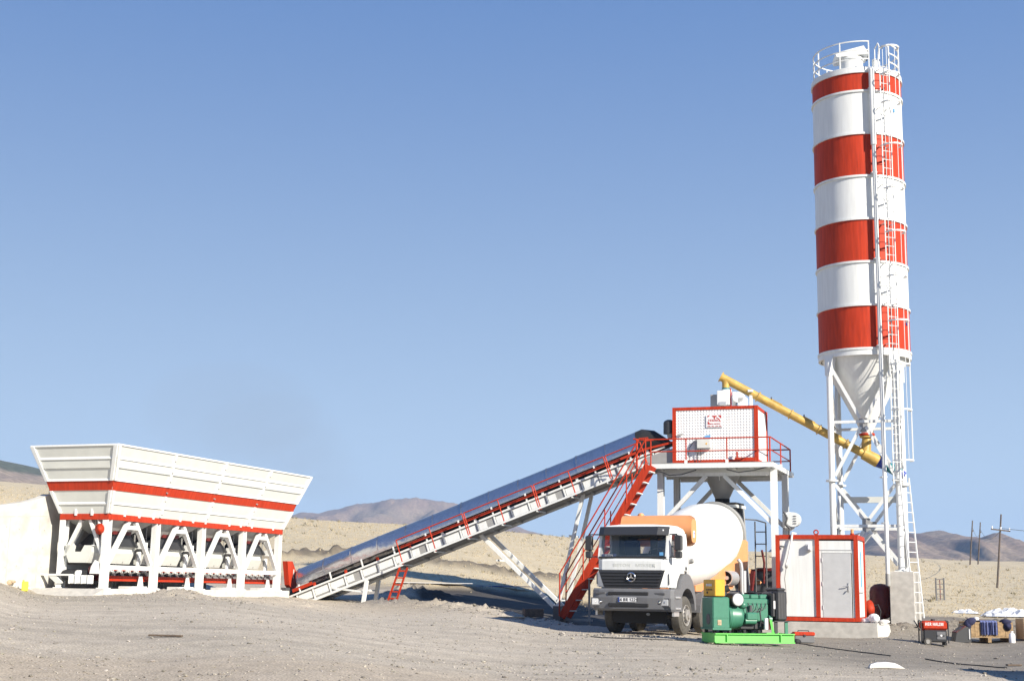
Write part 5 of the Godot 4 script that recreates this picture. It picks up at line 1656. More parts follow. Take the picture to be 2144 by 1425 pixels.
	part("tank_label_mark", MB.new().box(T(1.113, 2.84, 2.06), Vector3(0.006, 0.04, 0.08)), M.plate_blue, wt)
	part("filler_cap", MB.new().ball(T(-0.55, 3.38, 2.1), Vector3(0.1, 0.07, 0.1), 12), M.orange_paint, wt)
	part("tank_bracket", MB.new().box(T(0.0, 2.3, 2.1), Vector3(0.3, 0.5, 0.2)), M.dark_steel, o)
	# drum
	var p := T(0.0, 1.86, 2.35)
	var q2 := T(0.0, 1.86 + 0.25, 3.35)
	var xf := MB.new().along(p, q2)
	var prof := [Vector2(0.0, -0.12), Vector2(0.36, -0.1), Vector2(0.55, 0.0), Vector2(0.74, 0.35), Vector2(0.93, 0.85), Vector2(1.07, 1.35), Vector2(1.16, 1.9), Vector2(1.205, 2.5), Vector2(1.215, 3.1), Vector2(1.19, 3.7), Vector2(1.11, 4.3), Vector2(0.98, 4.9), Vector2(0.80, 5.5), Vector2(0.64, 5.95)]
	var drum := part("drum", MB.new().lathe(prof, xf, 56), M.white_paint, o)
	part("drum_mouth", MB.new().lathe([Vector2(0.64, 5.93), Vector2(0.7, 5.95), Vector2(0.7, 6.08), Vector2(0.6, 6.1), Vector2(0.0, 6.0)], xf, 40), M.grey_steel, drum)
	part("track_ring", MB.new().lathe([Vector2(0.93, 4.98), Vector2(1.02, 4.98), Vector2(1.02, 5.14), Vector2(0.9, 5.16)], xf, 48), M.grey_steel, drum)
	for h in [1.3, 2.5, 3.72]:
		part("drum_seam", MB.new().lathe([Vector2(prof_at(prof, h) - 0.005, h - 0.012), Vector2(prof_at(prof, h) + 0.006, h), Vector2(prof_at(prof, h) - 0.005, h + 0.012)], xf, 56), M.white_paint, drum)
	# orange sub-frame
	for x in [-0.98, 0.98]:
		part("drum_cradle", MB.new().prism([Vector2(2.2, 1.2), Vector2(2.2, 1.36), Vector2(3.4, 1.50), Vector2(4.4, 1.74), Vector2(5.4, 2.14), Vector2(6.4, 2.62), Vector2(7.0, 2.85), Vector2(7.3, 2.8), Vector2(7.25, 2.0), Vector2(6.4, 1.75), Vector2(5.6, 1.30), Vector2(4.6, 1.2)], 0.06, side_xf(x * 1.08)), M.orange_paint, o)
		part("cradle_post", MB.new().beam(T(x * 0.9, 1.1, 7.2), T(x * 0.75, 2.75, 7.4), 0.12, 0.2), M.orange_paint, o)
		part("side_locker", MB.new().box(T(x * 1.06, 0.92, 4.45), Vector3(0.3, 0.5, 1.3)), M.grey_steel, o)
		part("rear_mudguard", MB.new().prism([Vector2(5.4, 0.75), Vector2(5.55, 1.15), Vector2(6.1, 1.25), Vector2(7.45, 1.25), Vector2(8.05, 1.15), Vector2(8.2, 0.75), Vector2(8.12, 0.75), Vector2(7.98, 1.1), Vector2(7.4, 1.19), Vector2(6.1, 1.19), Vector2(5.6, 1.1), Vector2(5.48, 0.75)], 0.6, side_xf(x * 0.95)), M.grey_plastic, o)
	part("cross_member", MB.new().box(T(0, 1.22, 2.4), Vector3(1.9, 0.16, 0.3)), M.orange_paint, o)
	part("deck_frame", MB.new().box(T(0, 1.16, 5.0), Vector3(1.8, 0.12, 6.0)), M.orange_paint, o)
	# pump drum beside the frame
	var pump := part("air_receiver", MB.new().lathe([Vector2(0.20, 0.0), Vector2(0.23, 0.0), Vector2(0.23, 0.7), Vector2(0.0, 0.74)], Transform3D(Basis(Vector3.RIGHT, -PI / 2), T(1.1, 1.62, 4.9)), 24), M.silver, o)
	part("receiver_face", MB.new().tube(T(1.1, 1.62, 5.02), T(1.1, 1.62, 5.06), 0.2, 20), M.black_rubber, pump)
	part("receiver_spoke", MB.new().beam(T(0.9, 1.66, 4.92), T(1.12, 1.60, 4.92), 0.03, 0.04), M.silver, pump)
	part("receiver_hub", MB.new().tube(T(1.14, 1.62, 4.9), T(1.14, 1.62, 5.0), 0.06, 12), M.silver, pump)
	# charging hopper, rear frame, ladder, chute
	var hop := part("charging_hopper", MB.new().loft([[T(-0.45, 4.05, 8.1), T(0.45, 4.05, 8.1), T(0.45, 4.05, 9.05), T(-0.45, 4.05, 9.05)], [T(-0.28, 3.5, 8.1), T(0.28, 3.5, 8.1), T(0.28, 3.5, 8.6), T(-0.28, 3.5, 8.6)]]), M.black_rubber, o)
	part("hopper_rim", MB.new().box(T(0, 4.0, 8.58), Vector3(0.96, 0.1, 1.0)), M.cream_paint, hop)
	part("hopper_lip", MB.new().box(T(0, 4.08, 8.58), Vector3(0.86, 0.1, 0.9)), M.black_rubber, hop)
	for x in [-0.7, 0.7]:
		part("rear_post", MB.new().beam(T(x, 1.1, 8.5), T(x * 0.7, 3.9, 8.6), 0.1, 0.12), M.grey_steel, o)
	part("discharge_chute", MB.new().beam(T(0.0, 2.5, 8.9), T(0.75, 1.5, 9.5), 0.4, 0.1), M.orange_paint, o)
	part("chute_arm", MB.new().beam(T(0.7, 1.1, 8.7), T(0.75, 1.9, 8.9), 0.14, 0.1), M.dark_red, o)
	var lad := part("rear_ladder", MB.new().tube(T(0.75, 1.0, 9.2), T(0.75, 3.55, 9.2), 0.025, 8).tube(T(1.12, 1.0, 9.2), T(1.12, 3.5, 9.2), 0.025, 8), M.dark_steel, o)
	for k in 6:
		part("rung", MB.new().tube(T(0.75, 1.2 + k * 0.4, 9.2), T(1.12, 1.2 + k * 0.4, 9.2), 0.018, 6), M.dark_steel, lad)
	part("platform_rail", MB.new().path([T(0.3, 2.6, 8.8), T(0.3, 3.62, 8.8), T(0.78, 3.6, 9.2), T(1.12, 3.5, 9.2), T(1.12, 2.6, 9.2)], 0.022, 8), M.dark_steel, lad)
	part("hose", MB.new().path([T(0.5, 3.5, 8.6), T(0.56, 2.9, 8.7), T(0.52, 2.2, 8.7), T(0.6, 1.5, 8.7)], 0.03, 8), M.cream_paint, o)
	part("hose", MB.new().path([T(1.0, 2.6, 9.1), T(1.06, 2.2, 9.15), T(1.02, 1.5, 9.2)], 0.04, 8), M.dark_red, o)

func prof_at(prof: Array, y: float) -> float:
	for k in prof.size() - 1:
		if y <= prof[k + 1].y:
			return lerpf(prof[k].x, prof[k + 1].x, (y - prof[k].y) / maxf(prof[k + 1].y - prof[k].y, 1e-6))
	return prof[prof.size() - 1].x

# ---------------------------------------------------------------- control container, generator

func build_container() -> void:
	# base corner as surveyed; the container shares the plant's axes
	var a0 := 4.58
	var b0 := -2.06
	var a1 := 7.02
	var b1 := 0.0
	var h0 := 0.86
	var h1 := 3.40
	var s := plant("concrete_slab", "low concrete slab under the white control container", "slab", 6.0, 0.3, -1.2)
	part("slab", MB.new().hexa([L(4.2, 0.1, -2.42), L(7.56, 0.1, -2.42), L(7.60, 0.1, 0.5), L(4.2, 0.1, 0.5), L(4.2, 0.83, -2.42), L(7.54, 0.83, -2.42), L(7.58, 0.83, 0.5), L(4.2, 0.83, 0.5)]), M.concrete, s)
	part("edge_spill", MB.new().hexa([L(7.45, 0.1, -2.36), L(7.95, 0.1, -1.9), L(7.9, 0.1, 0.4), L(7.5, 0.1, 0.4), L(7.5, 0.78, -2.36), L(7.66, 0.76, -2.1), L(7.66, 0.76, 0.4), L(7.5, 0.78, 0.4)]), M.pale_concrete, s)
	var o := plant("control_container", "white site container with red frame and grey door, behind the green generator", "container", a0, h0, b0)
	var c := 0.12
	for q in [[a0, b0], [a1, b0], [a0, b1], [a1, b1]]:
		var x: float = q[0] + (c / 2 if q[0] < 5 else -c / 2)
		var z: float = q[1] + (c / 2 if q[1] < -1 else -c / 2)
		part("corner_post", MB.new().box(L(x, (h0 + h1) / 2, z), Vector3(c, h1 - h0, c)), M.red_paint, o)
	for h in [h0 + 0.05, h1 - 0.06]:
		for b in [b0 + 0.055, b1 - 0.055]:
			part("frame_rail", MB.new().box(L((a0 + a1) / 2, h, b), Vector3(a1 - a0 - 0.245, 0.13 if h > 2 else 0.11, 0.11)), M.red_paint, o)
		for a in [a0 + 0.055, a1 - 0.055]:
			part("frame_rail", MB.new().box(L(a, h, (b0 + b1) / 2), Vector3(0.11, 0.13 if h > 2 else 0.11, b1 - b0 - 0.245)), M.red_paint, o)
	var am := 5.82
	part("middle_post", MB.new().box(L(am, (h0 + h1) / 2, b0 + 0.055), Vector3(0.12, h1 - h0 - 0.24, 0.108)), M.red_paint, o)
	part("wall_panel", MB.new().box(L((a0 + c + am - 0.06) / 2, (h0 + h1) / 2, b0 + 0.07), Vector3(am - a0 - 0.19, h1 - h0 - 0.24, 0.05)), M.white_paint, o)
	var x0 := am + 0.065
	var x1 := a1 - c - 0.005
	part("transom_panel", MB.new().box(L((x0 + x1) / 2, 3.10, b0 + 0.07), Vector3(x1 - x0, 0.26, 0.05)), M.white_paint, o)
	part("transom_strip", MB.new().box(L((x0 + x1) / 2, 2.955, b0 + 0.055), Vector3(x1 - x0, 0.03, 0.05)), M.door_grey, o)
	var df := part("door_frame", MB.new().box(L(x0 + 0.03, 1.93, b0 + 0.06), Vector3(0.06, 2.0, 0.06)).box(L(x1 - 0.03, 1.93, b0 + 0.06), Vector3(0.06, 2.0, 0.06)).box(L((x0 + x1) / 2, 2.90, b0 + 0.06), Vector3(x1 - x0 - 0.13, 0.06, 0.06)), M.white_paint, o)
	var door := part("door", MB.new().cbox(L((x0 + x1) / 2 - 0.01, 1.90, b0 + 0.055), Vector3(x1 - x0 - 0.16, 1.92, 0.05), 0.008), M.door_grey, o)
	part("door_gap", MB.new().box(L(x1 - 0.075, 1.90, b0 + 0.075), Vector3(0.03, 1.92, 0.03)), M.black_rubber, df)
	var hx := x1 - 0.17
	part("lock_plate", MB.new().cbox(L(hx, 1.86, b0 + 0.02), Vector3(0.045, 0.26, 0.02), 0.005), M.silver, door)
	part("door_handle", MB.new().path([L(hx, 1.90, b0 + 0.02), L(hx, 1.90, b0 - 0.04), L(hx - 0.16, 1.88, b0 - 0.04)], 0.013, 8), M.silver, door)
	part("door_key", MB.new().beam(L(hx - 0.02, 1.78, b0 - 0.01), L(hx - 0.05, 1.72, b0 - 0.03), 0.02, 0.03), M.dark_steel, door)
	for h in [1.2, 1.9, 2.6]:
		part("hinge", MB.new().tube(L(x0 + 0.075, h, b0 + 0.02), L(x0 + 0.075, h + 0.12, b0 + 0.02), 0.014, 8), M.silver, door)
	var lamp := part("wall_lamp", MB.new().cbox(L(5.58, 3.02, b0 - 0.02), Vector3(0.17, 0.22, 0.14), 0.02), M.door_grey, o)
	part("lamp_cover", MB.new().cbox(L(5.61, 3.03, b0 - 0.1), Vector3(0.10, 0.16, 0.06), 0.02), M.white_plastic, lamp)
	part("small_bracket", MB.new().beam(L(4.72, 3.06, b0 + 0.0), L(4.84, 3.04, b0 - 0.02), 0.03, 0.05), M.dark_steel, o)
	part("roof", MB.new().box(L((a0 + a1) / 2, h1 - 0.03, (b0 + b1) / 2), Vector3(a1 - a0 - 0.22, 0.04, b1 - b0 - 0.22)), M.white_paint, o)
	part("side_panel", MB.new().box(L(a1 - 0.07, (h0 + h1) / 2, (b0 + b1) / 2), Vector3(0.05, h1 - h0 - 0.24, b1 - b0 - 0.25)), M.white_paint, o)
	part("side_panel", MB.new().box(L(a0 + 0.07, (h0 + h1) / 2, (b0 + b1) / 2), Vector3(0.05, h1 - h0 - 0.24, b1 - b0 - 0.25)), M.white_paint, o)
	part("rear_panel", MB.new().box(L((a0 + a1) / 2, (h0 + h1) / 2, b1 - 0.07), Vector3(a1 - a0 - 0.25, h1 - h0 - 0.24, 0.05)), M.white_paint, o)
	var win := part("side_window", MB.new().box(L(a1 - 0.04, 2.4, -1.1), Vector3(0.03, 1.2, 0.9)), M.white_plastic, o)
	part("pane", MB.new().box(L(a1 - 0.022, 2.4, -1.1), Vector3(0.012, 1.06, 0.3)), M.sky_sticker, win)
	part("window_bar", MB.new().box(L(a1 - 0.02, 1.72, -1.1), Vector3(0.03, 0.05, 1.1)), M.door_grey, win)
	part("lifting_ring", MB.new().lathe([Vector2(0.06, -0.012), Vector2(0.085, 0.0), Vector2(0.06, 0.012), Vector2(0.045, 0.0), Vector2(0.06, -0.012)], Transform3D(Basis(Vector3.RIGHT, PI / 2), L(am - 0.02, h1 + 0.08, b0 + 0.06)), 18), M.red_paint, o)
	var bea := part("beacon_base", MB.new().tube(L(6.86, h1, b0 + 0.1), L(6.86, h1 + 0.05, b0 + 0.1), 0.06, 12), M.red_paint, o)
	part("beacon_cap", MB.new().tube(L(6.86, h1 + 0.05, b0 + 0.1), L(6.86, h1 + 0.17, b0 + 0.1), 0.045, 12), M.orange_paint, bea)
	# cable hung over the roof edge, down to the generator
	var cab := plant("power_cable", "grey cable bundle hanging down the container front to the generator", "cable", 5.0, 0.9, b0 - 0.2)
	part("bundle", MB.new().path([L(5.12, h1 + 0.06, b0 + 0.5), L(5.10, h1 + 0.05, b0 - 0.02), L(5.05, 3.1, b0 - 0.06), L(4.98, 2.75, b0 - 0.07), L(4.90, 2.5, b0 - 0.07)], 0.032, 8), M.bag_white, cab)
	part("tape", MB.new().ball(L(4.91, 2.46, b0 - 0.07), Vector3(0.05, 0.07, 0.05), 8), M.grey_steel, cab)
	part("cable", MB.new().path([L(4.91, 2.45, b0 - 0.07), L(4.85, 2.1, b0 - 0.06), L(4.88, 1.8, b0 - 0.05), L(4.90, 1.4, b0 - 0.06), L(4.84, 0.95, b0 - 0.12), L(4.6, 0.87, b0 - 0.3)], 0.016, 8), M.grey_steel, cab)
	# blower unit on the platform leg
	var fan := plant("blower_unit", "white fan blower hung on the rear platform leg, above the container roof", "blower", 4.6, 3.6, 1.6)
	part("housing", MB.new().cbox(L(4.42, 4.0, 1.7), Vector3(0.36, 0.6, 0.4), 0.08), M.white_paint, fan)
	part("scroll", MB.new().tube(L(4.6, 4.05, 1.45), L(4.6, 4.05, 1.7), 0.24, 20), M.white_paint, fan)
	for k in 4:
		part("louvre", MB.new().box(L(4.66, 3.92 + k * 0.08, 1.44), Vector3(0.1, 0.025, 0.02)), M.dark_steel, fan)
	part("hose", MB.new().path([L(4.3, 4.3, 1.5), L(4.42, 4.1, 1.42), L(4.36, 3.9, 1.42), L(4.5, 3.75, 1.42), L(4.46, 3.5, 1.4)], 0.03, 8), M.dark_steel, fan)
	part("bracket", MB.new().beam(L(4.2, 3.9, 2.9), L(4.45, 3.9, 1.8), 0.08, 0.08), M.white_paint, fan)

func build_generator() -> void:
	var base := Vector3(5.27, ground_y(5.6, -36.0) + 0.02, -35.9)
	var o := thing("generator", "green diesel generator set on a bright green skid with a yellow control box", "generator", Transform3D(Basis(UP, 0.21), base))
	var w := 1.0
	# skid: two channels with outer stiffeners, cross ends
	for z in [-0.04, -w + 0.04]:
		part("skid_channel", MB.new().box(Vector3(1.08, 0.15, z), Vector3(2.16, 0.20, 0.03)), M.lime_paint, o)
		for y in [0.045, 0.262]:
			part("skid_flange", MB.new().box(Vector3(1.08, y, z + (0.022 if z > -0.5 else -0.022)), Vector3(2.16, 0.024, 0.1)), M.lime_paint, o)
		for x in [0.32, 1.78]:
			part("skid_rib", MB.new().box(Vector3(x, 0.154, z + (0.04 if z > -0.5 else -0.04)), Vector3(0.02, 0.19, 0.05)), M.lime_paint, o)
	for x in [0.015, 2.145]:
		part("skid_end", MB.new().box(Vector3(x, 0.15, -w / 2), Vector3(0.03, 0.24, w - 0.12)), M.lime_paint, o)
	for x in [0.5, 1.3]:
		part("skid_cross", MB.new().box(Vector3(x, 0.2, -w / 2), Vector3(0.12, 0.12, w - 0.12)), M.lime_paint, o)
	for x in [0.06, 0.46, 0.86, 1.25]:
		for z in [-0.2, -0.8]:
			part("rubber_mount", MB.new().tube(Vector3(x, 0.27, z), Vector3(x, 0.36, z), 0.05, 10), M.black_rubber, o)
	# alternator
	var alt := part("alternator", MB.new().cbox(Vector3(0.21, 0.78, -w / 2), Vector3(0.46, 0.80, 0.80), 0.03), M.green_paint, o)
	part("alternator_foot", MB.new().box(Vector3(0.21, 0.38, -w / 2), Vector3(0.5, 0.05, 0.9)), M.green_paint, alt)
	part("end_vent", MB.new().tube(Vector3(-0.03, 0.62, -0.42), Vector3(-0.005, 0.62, -0.42), 0.14, 16), M.dark_steel, alt)
	part("rating_plate", MB.new().box(Vector3(0.16, 0.54, -0.095), Vector3(0.1, 0.13, 0.01)), M.tan, alt)
	part("housing_seam", MB.new().box(Vector3(0.21, 0.66, -0.098), Vector3(0.44, 0.015, 0.012)), M.green_paint, alt)
	# control box
	var cb := part("control_box", MB.new().cbox(Vector3(0.17, 1.41, -w / 2), Vector3(0.27, 0.42, 0.86), 0.015), M.amber_paint, o)
	for k in 4:
		part("gauge", MB.new().tube(Vector3(0.035, 1.48, -0.32 - k * 0.11), Vector3(0.02, 1.48, -0.32 - k * 0.11), 0.035, 12), M.plate_white, cb)
		part("switch", MB.new().box(Vector3(0.03, 1.36, -0.3 - k * 0.12), Vector3(0.02, 0.03, 0.06)), M.black_plastic, cb)
	part("key_switch", MB.new().box(Vector3(0.03, 1.29, -0.62), Vector3(0.02, 0.05, 0.08)), M.ink, cb)
	part("box_stand", MB.new().box(Vector3(0.17, 1.19, -w / 2), Vector3(0.2, 0.03, 0.6)), M.dark_steel, cb)
	# bell housing
	part("bell_housing", MB.new().lathe([Vector2(0.0, 0.42), Vector2(0.26, 0.42), Vector2(0.34, 0.48), Vector2(0.35, 0.54), Vector2(0.33, 0.56), Vector2(0.33, 0.62), Vector2(0.30, 0.80), Vector2(0.31, 0.84), Vector2(0.25, 0.9), Vector2(0.0, 0.9)], Transform3D(Basis(Vector3(0, 0, 1), -PI / 2), Vector3(0, 0.68, -w / 2)), 28), M.green_paint, o)
	# engine
	var e := part("engine_block", MB.new().cbox(Vector3(1.2, 0.80, -w / 2), Vector3(0.76, 0.46, 0.44), 0.03), M.green_paint, o)
	part("cylinder_head", MB.new().cbox(Vector3(1.22, 1.08, -w / 2), Vector3(0.78, 0.14, 0.40), 0.02), M.green_paint, e)
	part("head_gasket", MB.new().box(Vector3(1.22, 0.995, -w / 2), Vector3(0.7, 0.035, 0.42)), M.black_rubber, e)
	for k in 3:
		part("valve_cover", MB.new().cbox(Vector3(0.97 + k * 0.25, 1.20, -w / 2), Vector3(0.23, 0.12, 0.32), 0.025), M.green_paint, e)
	part("oil_pan", MB.new().cbox(Vector3(1.15, 0.46, -w / 2), Vector3(0.7, 0.2, 0.36), 0.03), M.black_plastic, e)
	part("injection_pump", MB.new().cbox(Vector3(1.08, 0.70, -0.22), Vector3(0.32, 0.2, 0.16), 0.03), M.green_paint, e)
	part("starter", MB.new().tube(Vector3(0.9, 0.58, -0.24), Vector3(1.2, 0.58, -0.24), 0.08, 14), M.green_paint, e)
	for k in 6:
		part("injector_pipe", MB.new().path([Vector3(0.96 + k * 0.05, 0.80, -0.2), Vector3(0.92 + k * 0.11, 0.92, -0.2), Vector3(0.9 + k * 0.12, 1.04, -0.28)], 0.009, 6), M.dark_steel, e)
	part("fuel_filter", MB.new().tube(Vector3(1.44, 0.38, -0.14), Vector3(1.44, 0.66, -0.14), 0.055, 14), M.white_plastic, e)
	part("oil_filter", MB.new().tube(Vector3(1.05, 0.82, -0.22), Vector3(1.05, 0.98, -0.2), 0.045, 12), M.dark_steel, e)
	part("turbo", MB.new().ball(Vector3(0.88, 0.98, -0.3), Vector3(0.1, 0.1, 0.1), 14), M.green_paint, e)
	part("cable_loom", MB.new().path([Vector3(1.36, 0.95, -0.2), Vector3(1.28, 0.8, -0.14), Vector3(1.3, 0.6, -0.13), Vector3(1.28, 0.45, -0.15)], 0.018, 6), M.black_plastic, e)
	part("fan_belt_cover", MB.new().cbox(Vector3(1.56, 0.78, -w / 2), Vector3(0.08, 0.5, 0.36), 0.03), M.dark_steel, e)
	part("pulley", MB.new().tube(Vector3(1.56, 0.62, -0.3), Vector3(1.64, 0.62, -0.3), 0.12, 18), M.green_paint, e)
	part("front_support", MB.new().beam(Vector3(1.62, 0.27, -0.1), Vector3(1.56, 0.62, -0.12), 0.09, 0.06), M.lime_paint, o)
	part("red_bracket", MB.new().box(Vector3(1.53, 0.5, -0.13), Vector3(0.05, 0.26, 0.04)), M.dark_red, o)
	# air filter with bright cover, exhaust
	var af := part("air_filter", MB.new().tube(Vector3(0.62, 1.12, -0.62), Vector3(0.68, 1.12, -0.14), 0.17, 24), M.black_plastic, o)
	part("filter_cover", MB.new().lathe([Vector2(0.155, 0.0), Vector2(0.15, 0.02), Vector2(0.11, 0.035), Vector2(0.1, 0.025), Vector2(0.05, 0.03), Vector2(0.03, 0.045), Vector2(0.0, 0.045)], MB.new().along(Vector3(0.68, 1.12, -0.14), Vector3(0.69, 1.12, -0.06)), 28), M.lamp_lens, af)
	part("intake_elbow", MB.new().path([Vector3(0.5, 1.1, -0.6), Vector3(0.46, 1.35, -0.6), Vector3(0.6, 1.42, -0.55)], 0.09, 12), M.black_plastic, af)
	var ex := part("exhaust_silencer", MB.new().tube(Vector3(1.0, 1.30, -w / 2), Vector3(1.0, 1.86, -w / 2), 0.06, 16), M.silver, o)
	part("exhaust_pipe", MB.new().path([Vector3(0.97, 1.2, -w / 2), Vector3(0.94, 1.32, -w / 2), Vector3(0.94, 1.9, -w / 2), Vector3(0.92, 2.05, -w / 2), Vector3(0.84, 2.15, -w / 2)], 0.045, 12), M.silver, ex)
	# radiator
	var ra := part("radiator", MB.new().cbox(Vector3(1.86, 0.98, -w / 2), Vector3(0.30, 0.78, 0.84), 0.05), M.black_plastic, o)
	part("radiator_shroud", MB.new().cbox(Vector3(1.67, 1.0, -w / 2), Vector3(0.12, 0.66, 0.7), 0.04), M.black_plastic, ra)
	part("header_tank", MB.new().cbox(Vector3(1.86, 1.39, -w / 2), Vector3(0.26, 0.08, 0.78), 0.03), M.black_plastic, ra)
	for k in 3:
		part("guard_seam", MB.new().box(Vector3(1.78 + k * 0.08, 0.98, -0.078), Vector3(0.012, 0.62, 0.006)), M.dark_steel, ra)
	part("warning_label", MB.new().box(Vector3(1.69, 1.0, -0.146), Vector3(0.06, 0.2, 0.008)), M.plate_white, ra)
	for x in [1.72, 2.0]:
		part("radiator_leg", MB.new().box(Vector3(x, 0.43, -0.16), Vector3(0.08, 0.33, 0.05)), M.green_paint if x > 1.9 else M.black_plastic, ra)
	part("radiator_base", MB.new().box(Vector3(1.86, 0.585, -w / 2), Vector3(0.4, 0.03, 0.8)), M.black_plastic, ra)

# ---------------------------------------------------------------- things lying about

func on_ground(x: float, z: float, turn := 0.0, lift := 0.0) -> Transform3D:
	return Transform3D(Basis(UP, turn), Vector3(x, ground_y(x, z) + lift, z))

func build_odds() -> void:
	# toolbox by the generator
	var o := thing("toolbox", "toolbox with red lid and grey body on the ground between generator and slab", "toolbox", on_ground(8.0, -38.7, 0.05))
	part("body", MB.new().cbox(Vector3(0.1, 0.1, 0), Vector3(0.54, 0.19, 0.26), 0.015), M.grey_plastic, o)
	part("lid", MB.new().cbox(Vector3(0.1, 0.245, 0), Vector3(0.58, 0.10, 0.28), 0.02), M.red_paint, o)
	part("handle", MB.new().path([Vector3(-0.06, 0.29, 0), Vector3(-0.04, 0.33, 0), Vector3(0.24, 0.33, 0), Vector3(0.26, 0.29, 0)], 0.012, 8), M.black_plastic, o)
	part("end_plate", MB.new().cbox(Vector3(-0.2, 0.14, 0.02), Vector3(0.06, 0.24, 0.26), 0.01), M.dark_red, o)
	part("latch", MB.new().box(Vector3(0.1, 0.2, 0.145), Vector3(0.05, 0.06, 0.02)), M.black_plastic, o)
	o = thing("black_bag", "small black bag lying against the toolbox", "bag", on_ground(7.86, -38.45))
	part("bag", MB.new().ball(Vector3(0, 0.05, 0), Vector3(0.13, 0.08, 0.1), 10), M.black_rubber, o)
	# portable generator
	o = thing("portable_generator", "portable generator with red fuel tank, black body and wheels, lettered in white", "generator", on_ground(12.05, -40.0, -0.12))
	part("fuel_tank", MB.new().cbox(Vector3(0.02, 0.54, 0), Vector3(0.74, 0.26, 0.44), 0.06), M.red_paint, o)
	lettering("HER HALIM", 0.085, M.plate_white, o, Transform3D(Basis.IDENTITY, Vector3(0.0, 0.58, 0.222)), 0.8)
	part("fuel_cap", MB.new().tube(Vector3(0.0, 0.66, 0), Vector3(0.0, 0.72, 0), 0.06, 12), M.black_plastic, o)
	part("body", MB.new().cbox(Vector3(0.02, 0.25, 0), Vector3(0.64, 0.34, 0.42), 0.03), M.black_plastic, o)
	part("control_panel", MB.new().cbox(Vector3(0.18, 0.27, 0.212), Vector3(0.24, 0.22, 0.02), 0.008), M.grey_plastic, o)
	for k in 3:
		part("socket", MB.new().tube(Vector3(0.1 + k * 0.08, 0.27, 0.22), Vector3(0.1 + k * 0.08, 0.27, 0.235), 0.028, 10), M.plate_white if k == 1 else M.dark_steel, o)
	for x in [-0.36, 0.38]:
		part("tube_frame", MB.new().path([Vector3(x, 0.06, 0.22), Vector3(x, 0.66, 0.2), Vector3(x, 0.68, -0.2), Vector3(x, 0.06, -0.22)], 0.018, 8), M.black_plastic, o)
	for z in [0.26, -0.26]:
		var wh := part("wheel", MB.new().tube(Vector3(-0.2, 0.1, z - 0.03), Vector3(-0.2, 0.1, z + 0.03), 0.1, 18), M.dusty_rubber, o)
		part("hub", MB.new().tube(Vector3(-0.2, 0.1, z + 0.03), Vector3(-0.2, 0.1, z + 0.04), 0.06, 14), M.dusty_rim, wh)
	part("stand", MB.new().box(Vector3(0.3, 0.04, 0), Vector3(0.06, 0.08, 0.44)), M.black_rubber, o)
	part("grip", MB.new().path([Vector3(-0.38, 0.4, 0.1), Vector3(-0.5, 0.62, 0.1), Vector3(-0.5, 0.66, -0.1)], 0.02, 8), M.black_plastic, o)
	# pallet crate with clothes over it
	var ct := on_ground(14.35, -42.3, -0.02)
	o = thing("pallet_crate", "wooden pallet crate with work clothes draped over its edge", "crate", ct)
	for k in 6:
		part("plank", MB.new().box(Vector3(-0.56 + k * 0.226, 0.4, 0.30), Vector3(0.216, 0.42, 0.025)), M.wood, o)
		part("plank", MB.new().box(Vector3(-0.56 + k * 0.226, 0.4, -0.5), Vector3(0.216, 0.42, 0.025)), M.wood, o)
	for x in [-0.66, 0.68]:
		part("plank", MB.new().box(Vector3(x, 0.4, -0.1), Vector3(0.025, 0.42, 0.76)), M.wood, o)
	part("board", MB.new().box(Vector3(0, 0.17, -0.1), Vector3(1.36, 0.03, 0.84)), M.wood, o)
	for x in [-0.62, -0.02, 0.6]:
		part("foot", MB.new().box(Vector3(x, 0.085, -0.1), Vector3(0.1, 0.14, 0.84)), M.wood, o)
	part("contents", MB.new().ball(Vector3(-0.2, 0.6, -0.15), Vector3(0.36, 0.1, 0.24), 10), M.old_wood, o)
	# striped overalls: a sheet in folds hung over the front boards
	var fold := MB.new()
	var n := 24
	for row in [[0.02, 0.635, 0.0], [0.335, 0.64, 0.33], [0.345, 0.28, 0.35]]:
		pass
	var rows := [[0.0, 0.0, 0.66], [0.28, 0.0, 0.645], [0.335, 1.0, 0.60], [0.345, 1.0, 0.42], [0.35, 1.2, 0.24]]
	for k in n:
		for j in rows.size() - 1:
			var q := []
			for e in [[k, j], [k + 1, j], [k + 1, j + 1], [k, j + 1]]:
				var r: Array = rows[e[1]]
				var x: float = -0.28 + 0.5 * e[0] / n
				q.append(Vector3(x, r[2] + (0.02 * sin(e[0] * 1.9) if e[1] == 4 else 0.0), r[0] + 0.022 * r[1] * sin(e[0] * 1.55)))
			fold.face(q, Vector3(0, 0.4, 1))
	var cl := thing("overalls", "pale blue striped overalls hanging over the front of the pallet crate", "clothes", ct)
	part("cloth", fold, M.blue_cloth, cl)
	for k in 4:
		part("stripe", MB.new().box(Vector3(-0.24 + k * 0.13, 0.43, 0.375), Vector3(0.03, 0.36, 0.012)), M.navy_cloth, cl)
	o = thing("jacket", "dark blue jacket heaped on the left corner of the pallet crate", "clothes", ct)
	part("cloth", MB.new().ball(Vector3(-0.55, 0.6, 0.2), Vector3(0.2, 0.12, 0.2), 12, Basis(Vector3(0, 0, 1), 0.5)).ball(Vector3(-0.64, 0.5, 0.3), Vector3(0.1, 0.16, 0.08), 10), M.navy_cloth, o)
	o = thing("jacket", "dark blue jacket hanging on the right corner of the pallet crate", "clothes", ct)
	part("cloth", MB.new().ball(Vector3(0.5, 0.62, 0.2), Vector3(0.18, 0.08, 0.2), 12).ball(Vector3(0.52, 0.5, 0.33), Vector3(0.12, 0.15, 0.05), 10), M.navy_cloth, o)
	o = thing("white_cloth", "crumpled white cloth on top of the crate's contents", "cloth", ct)
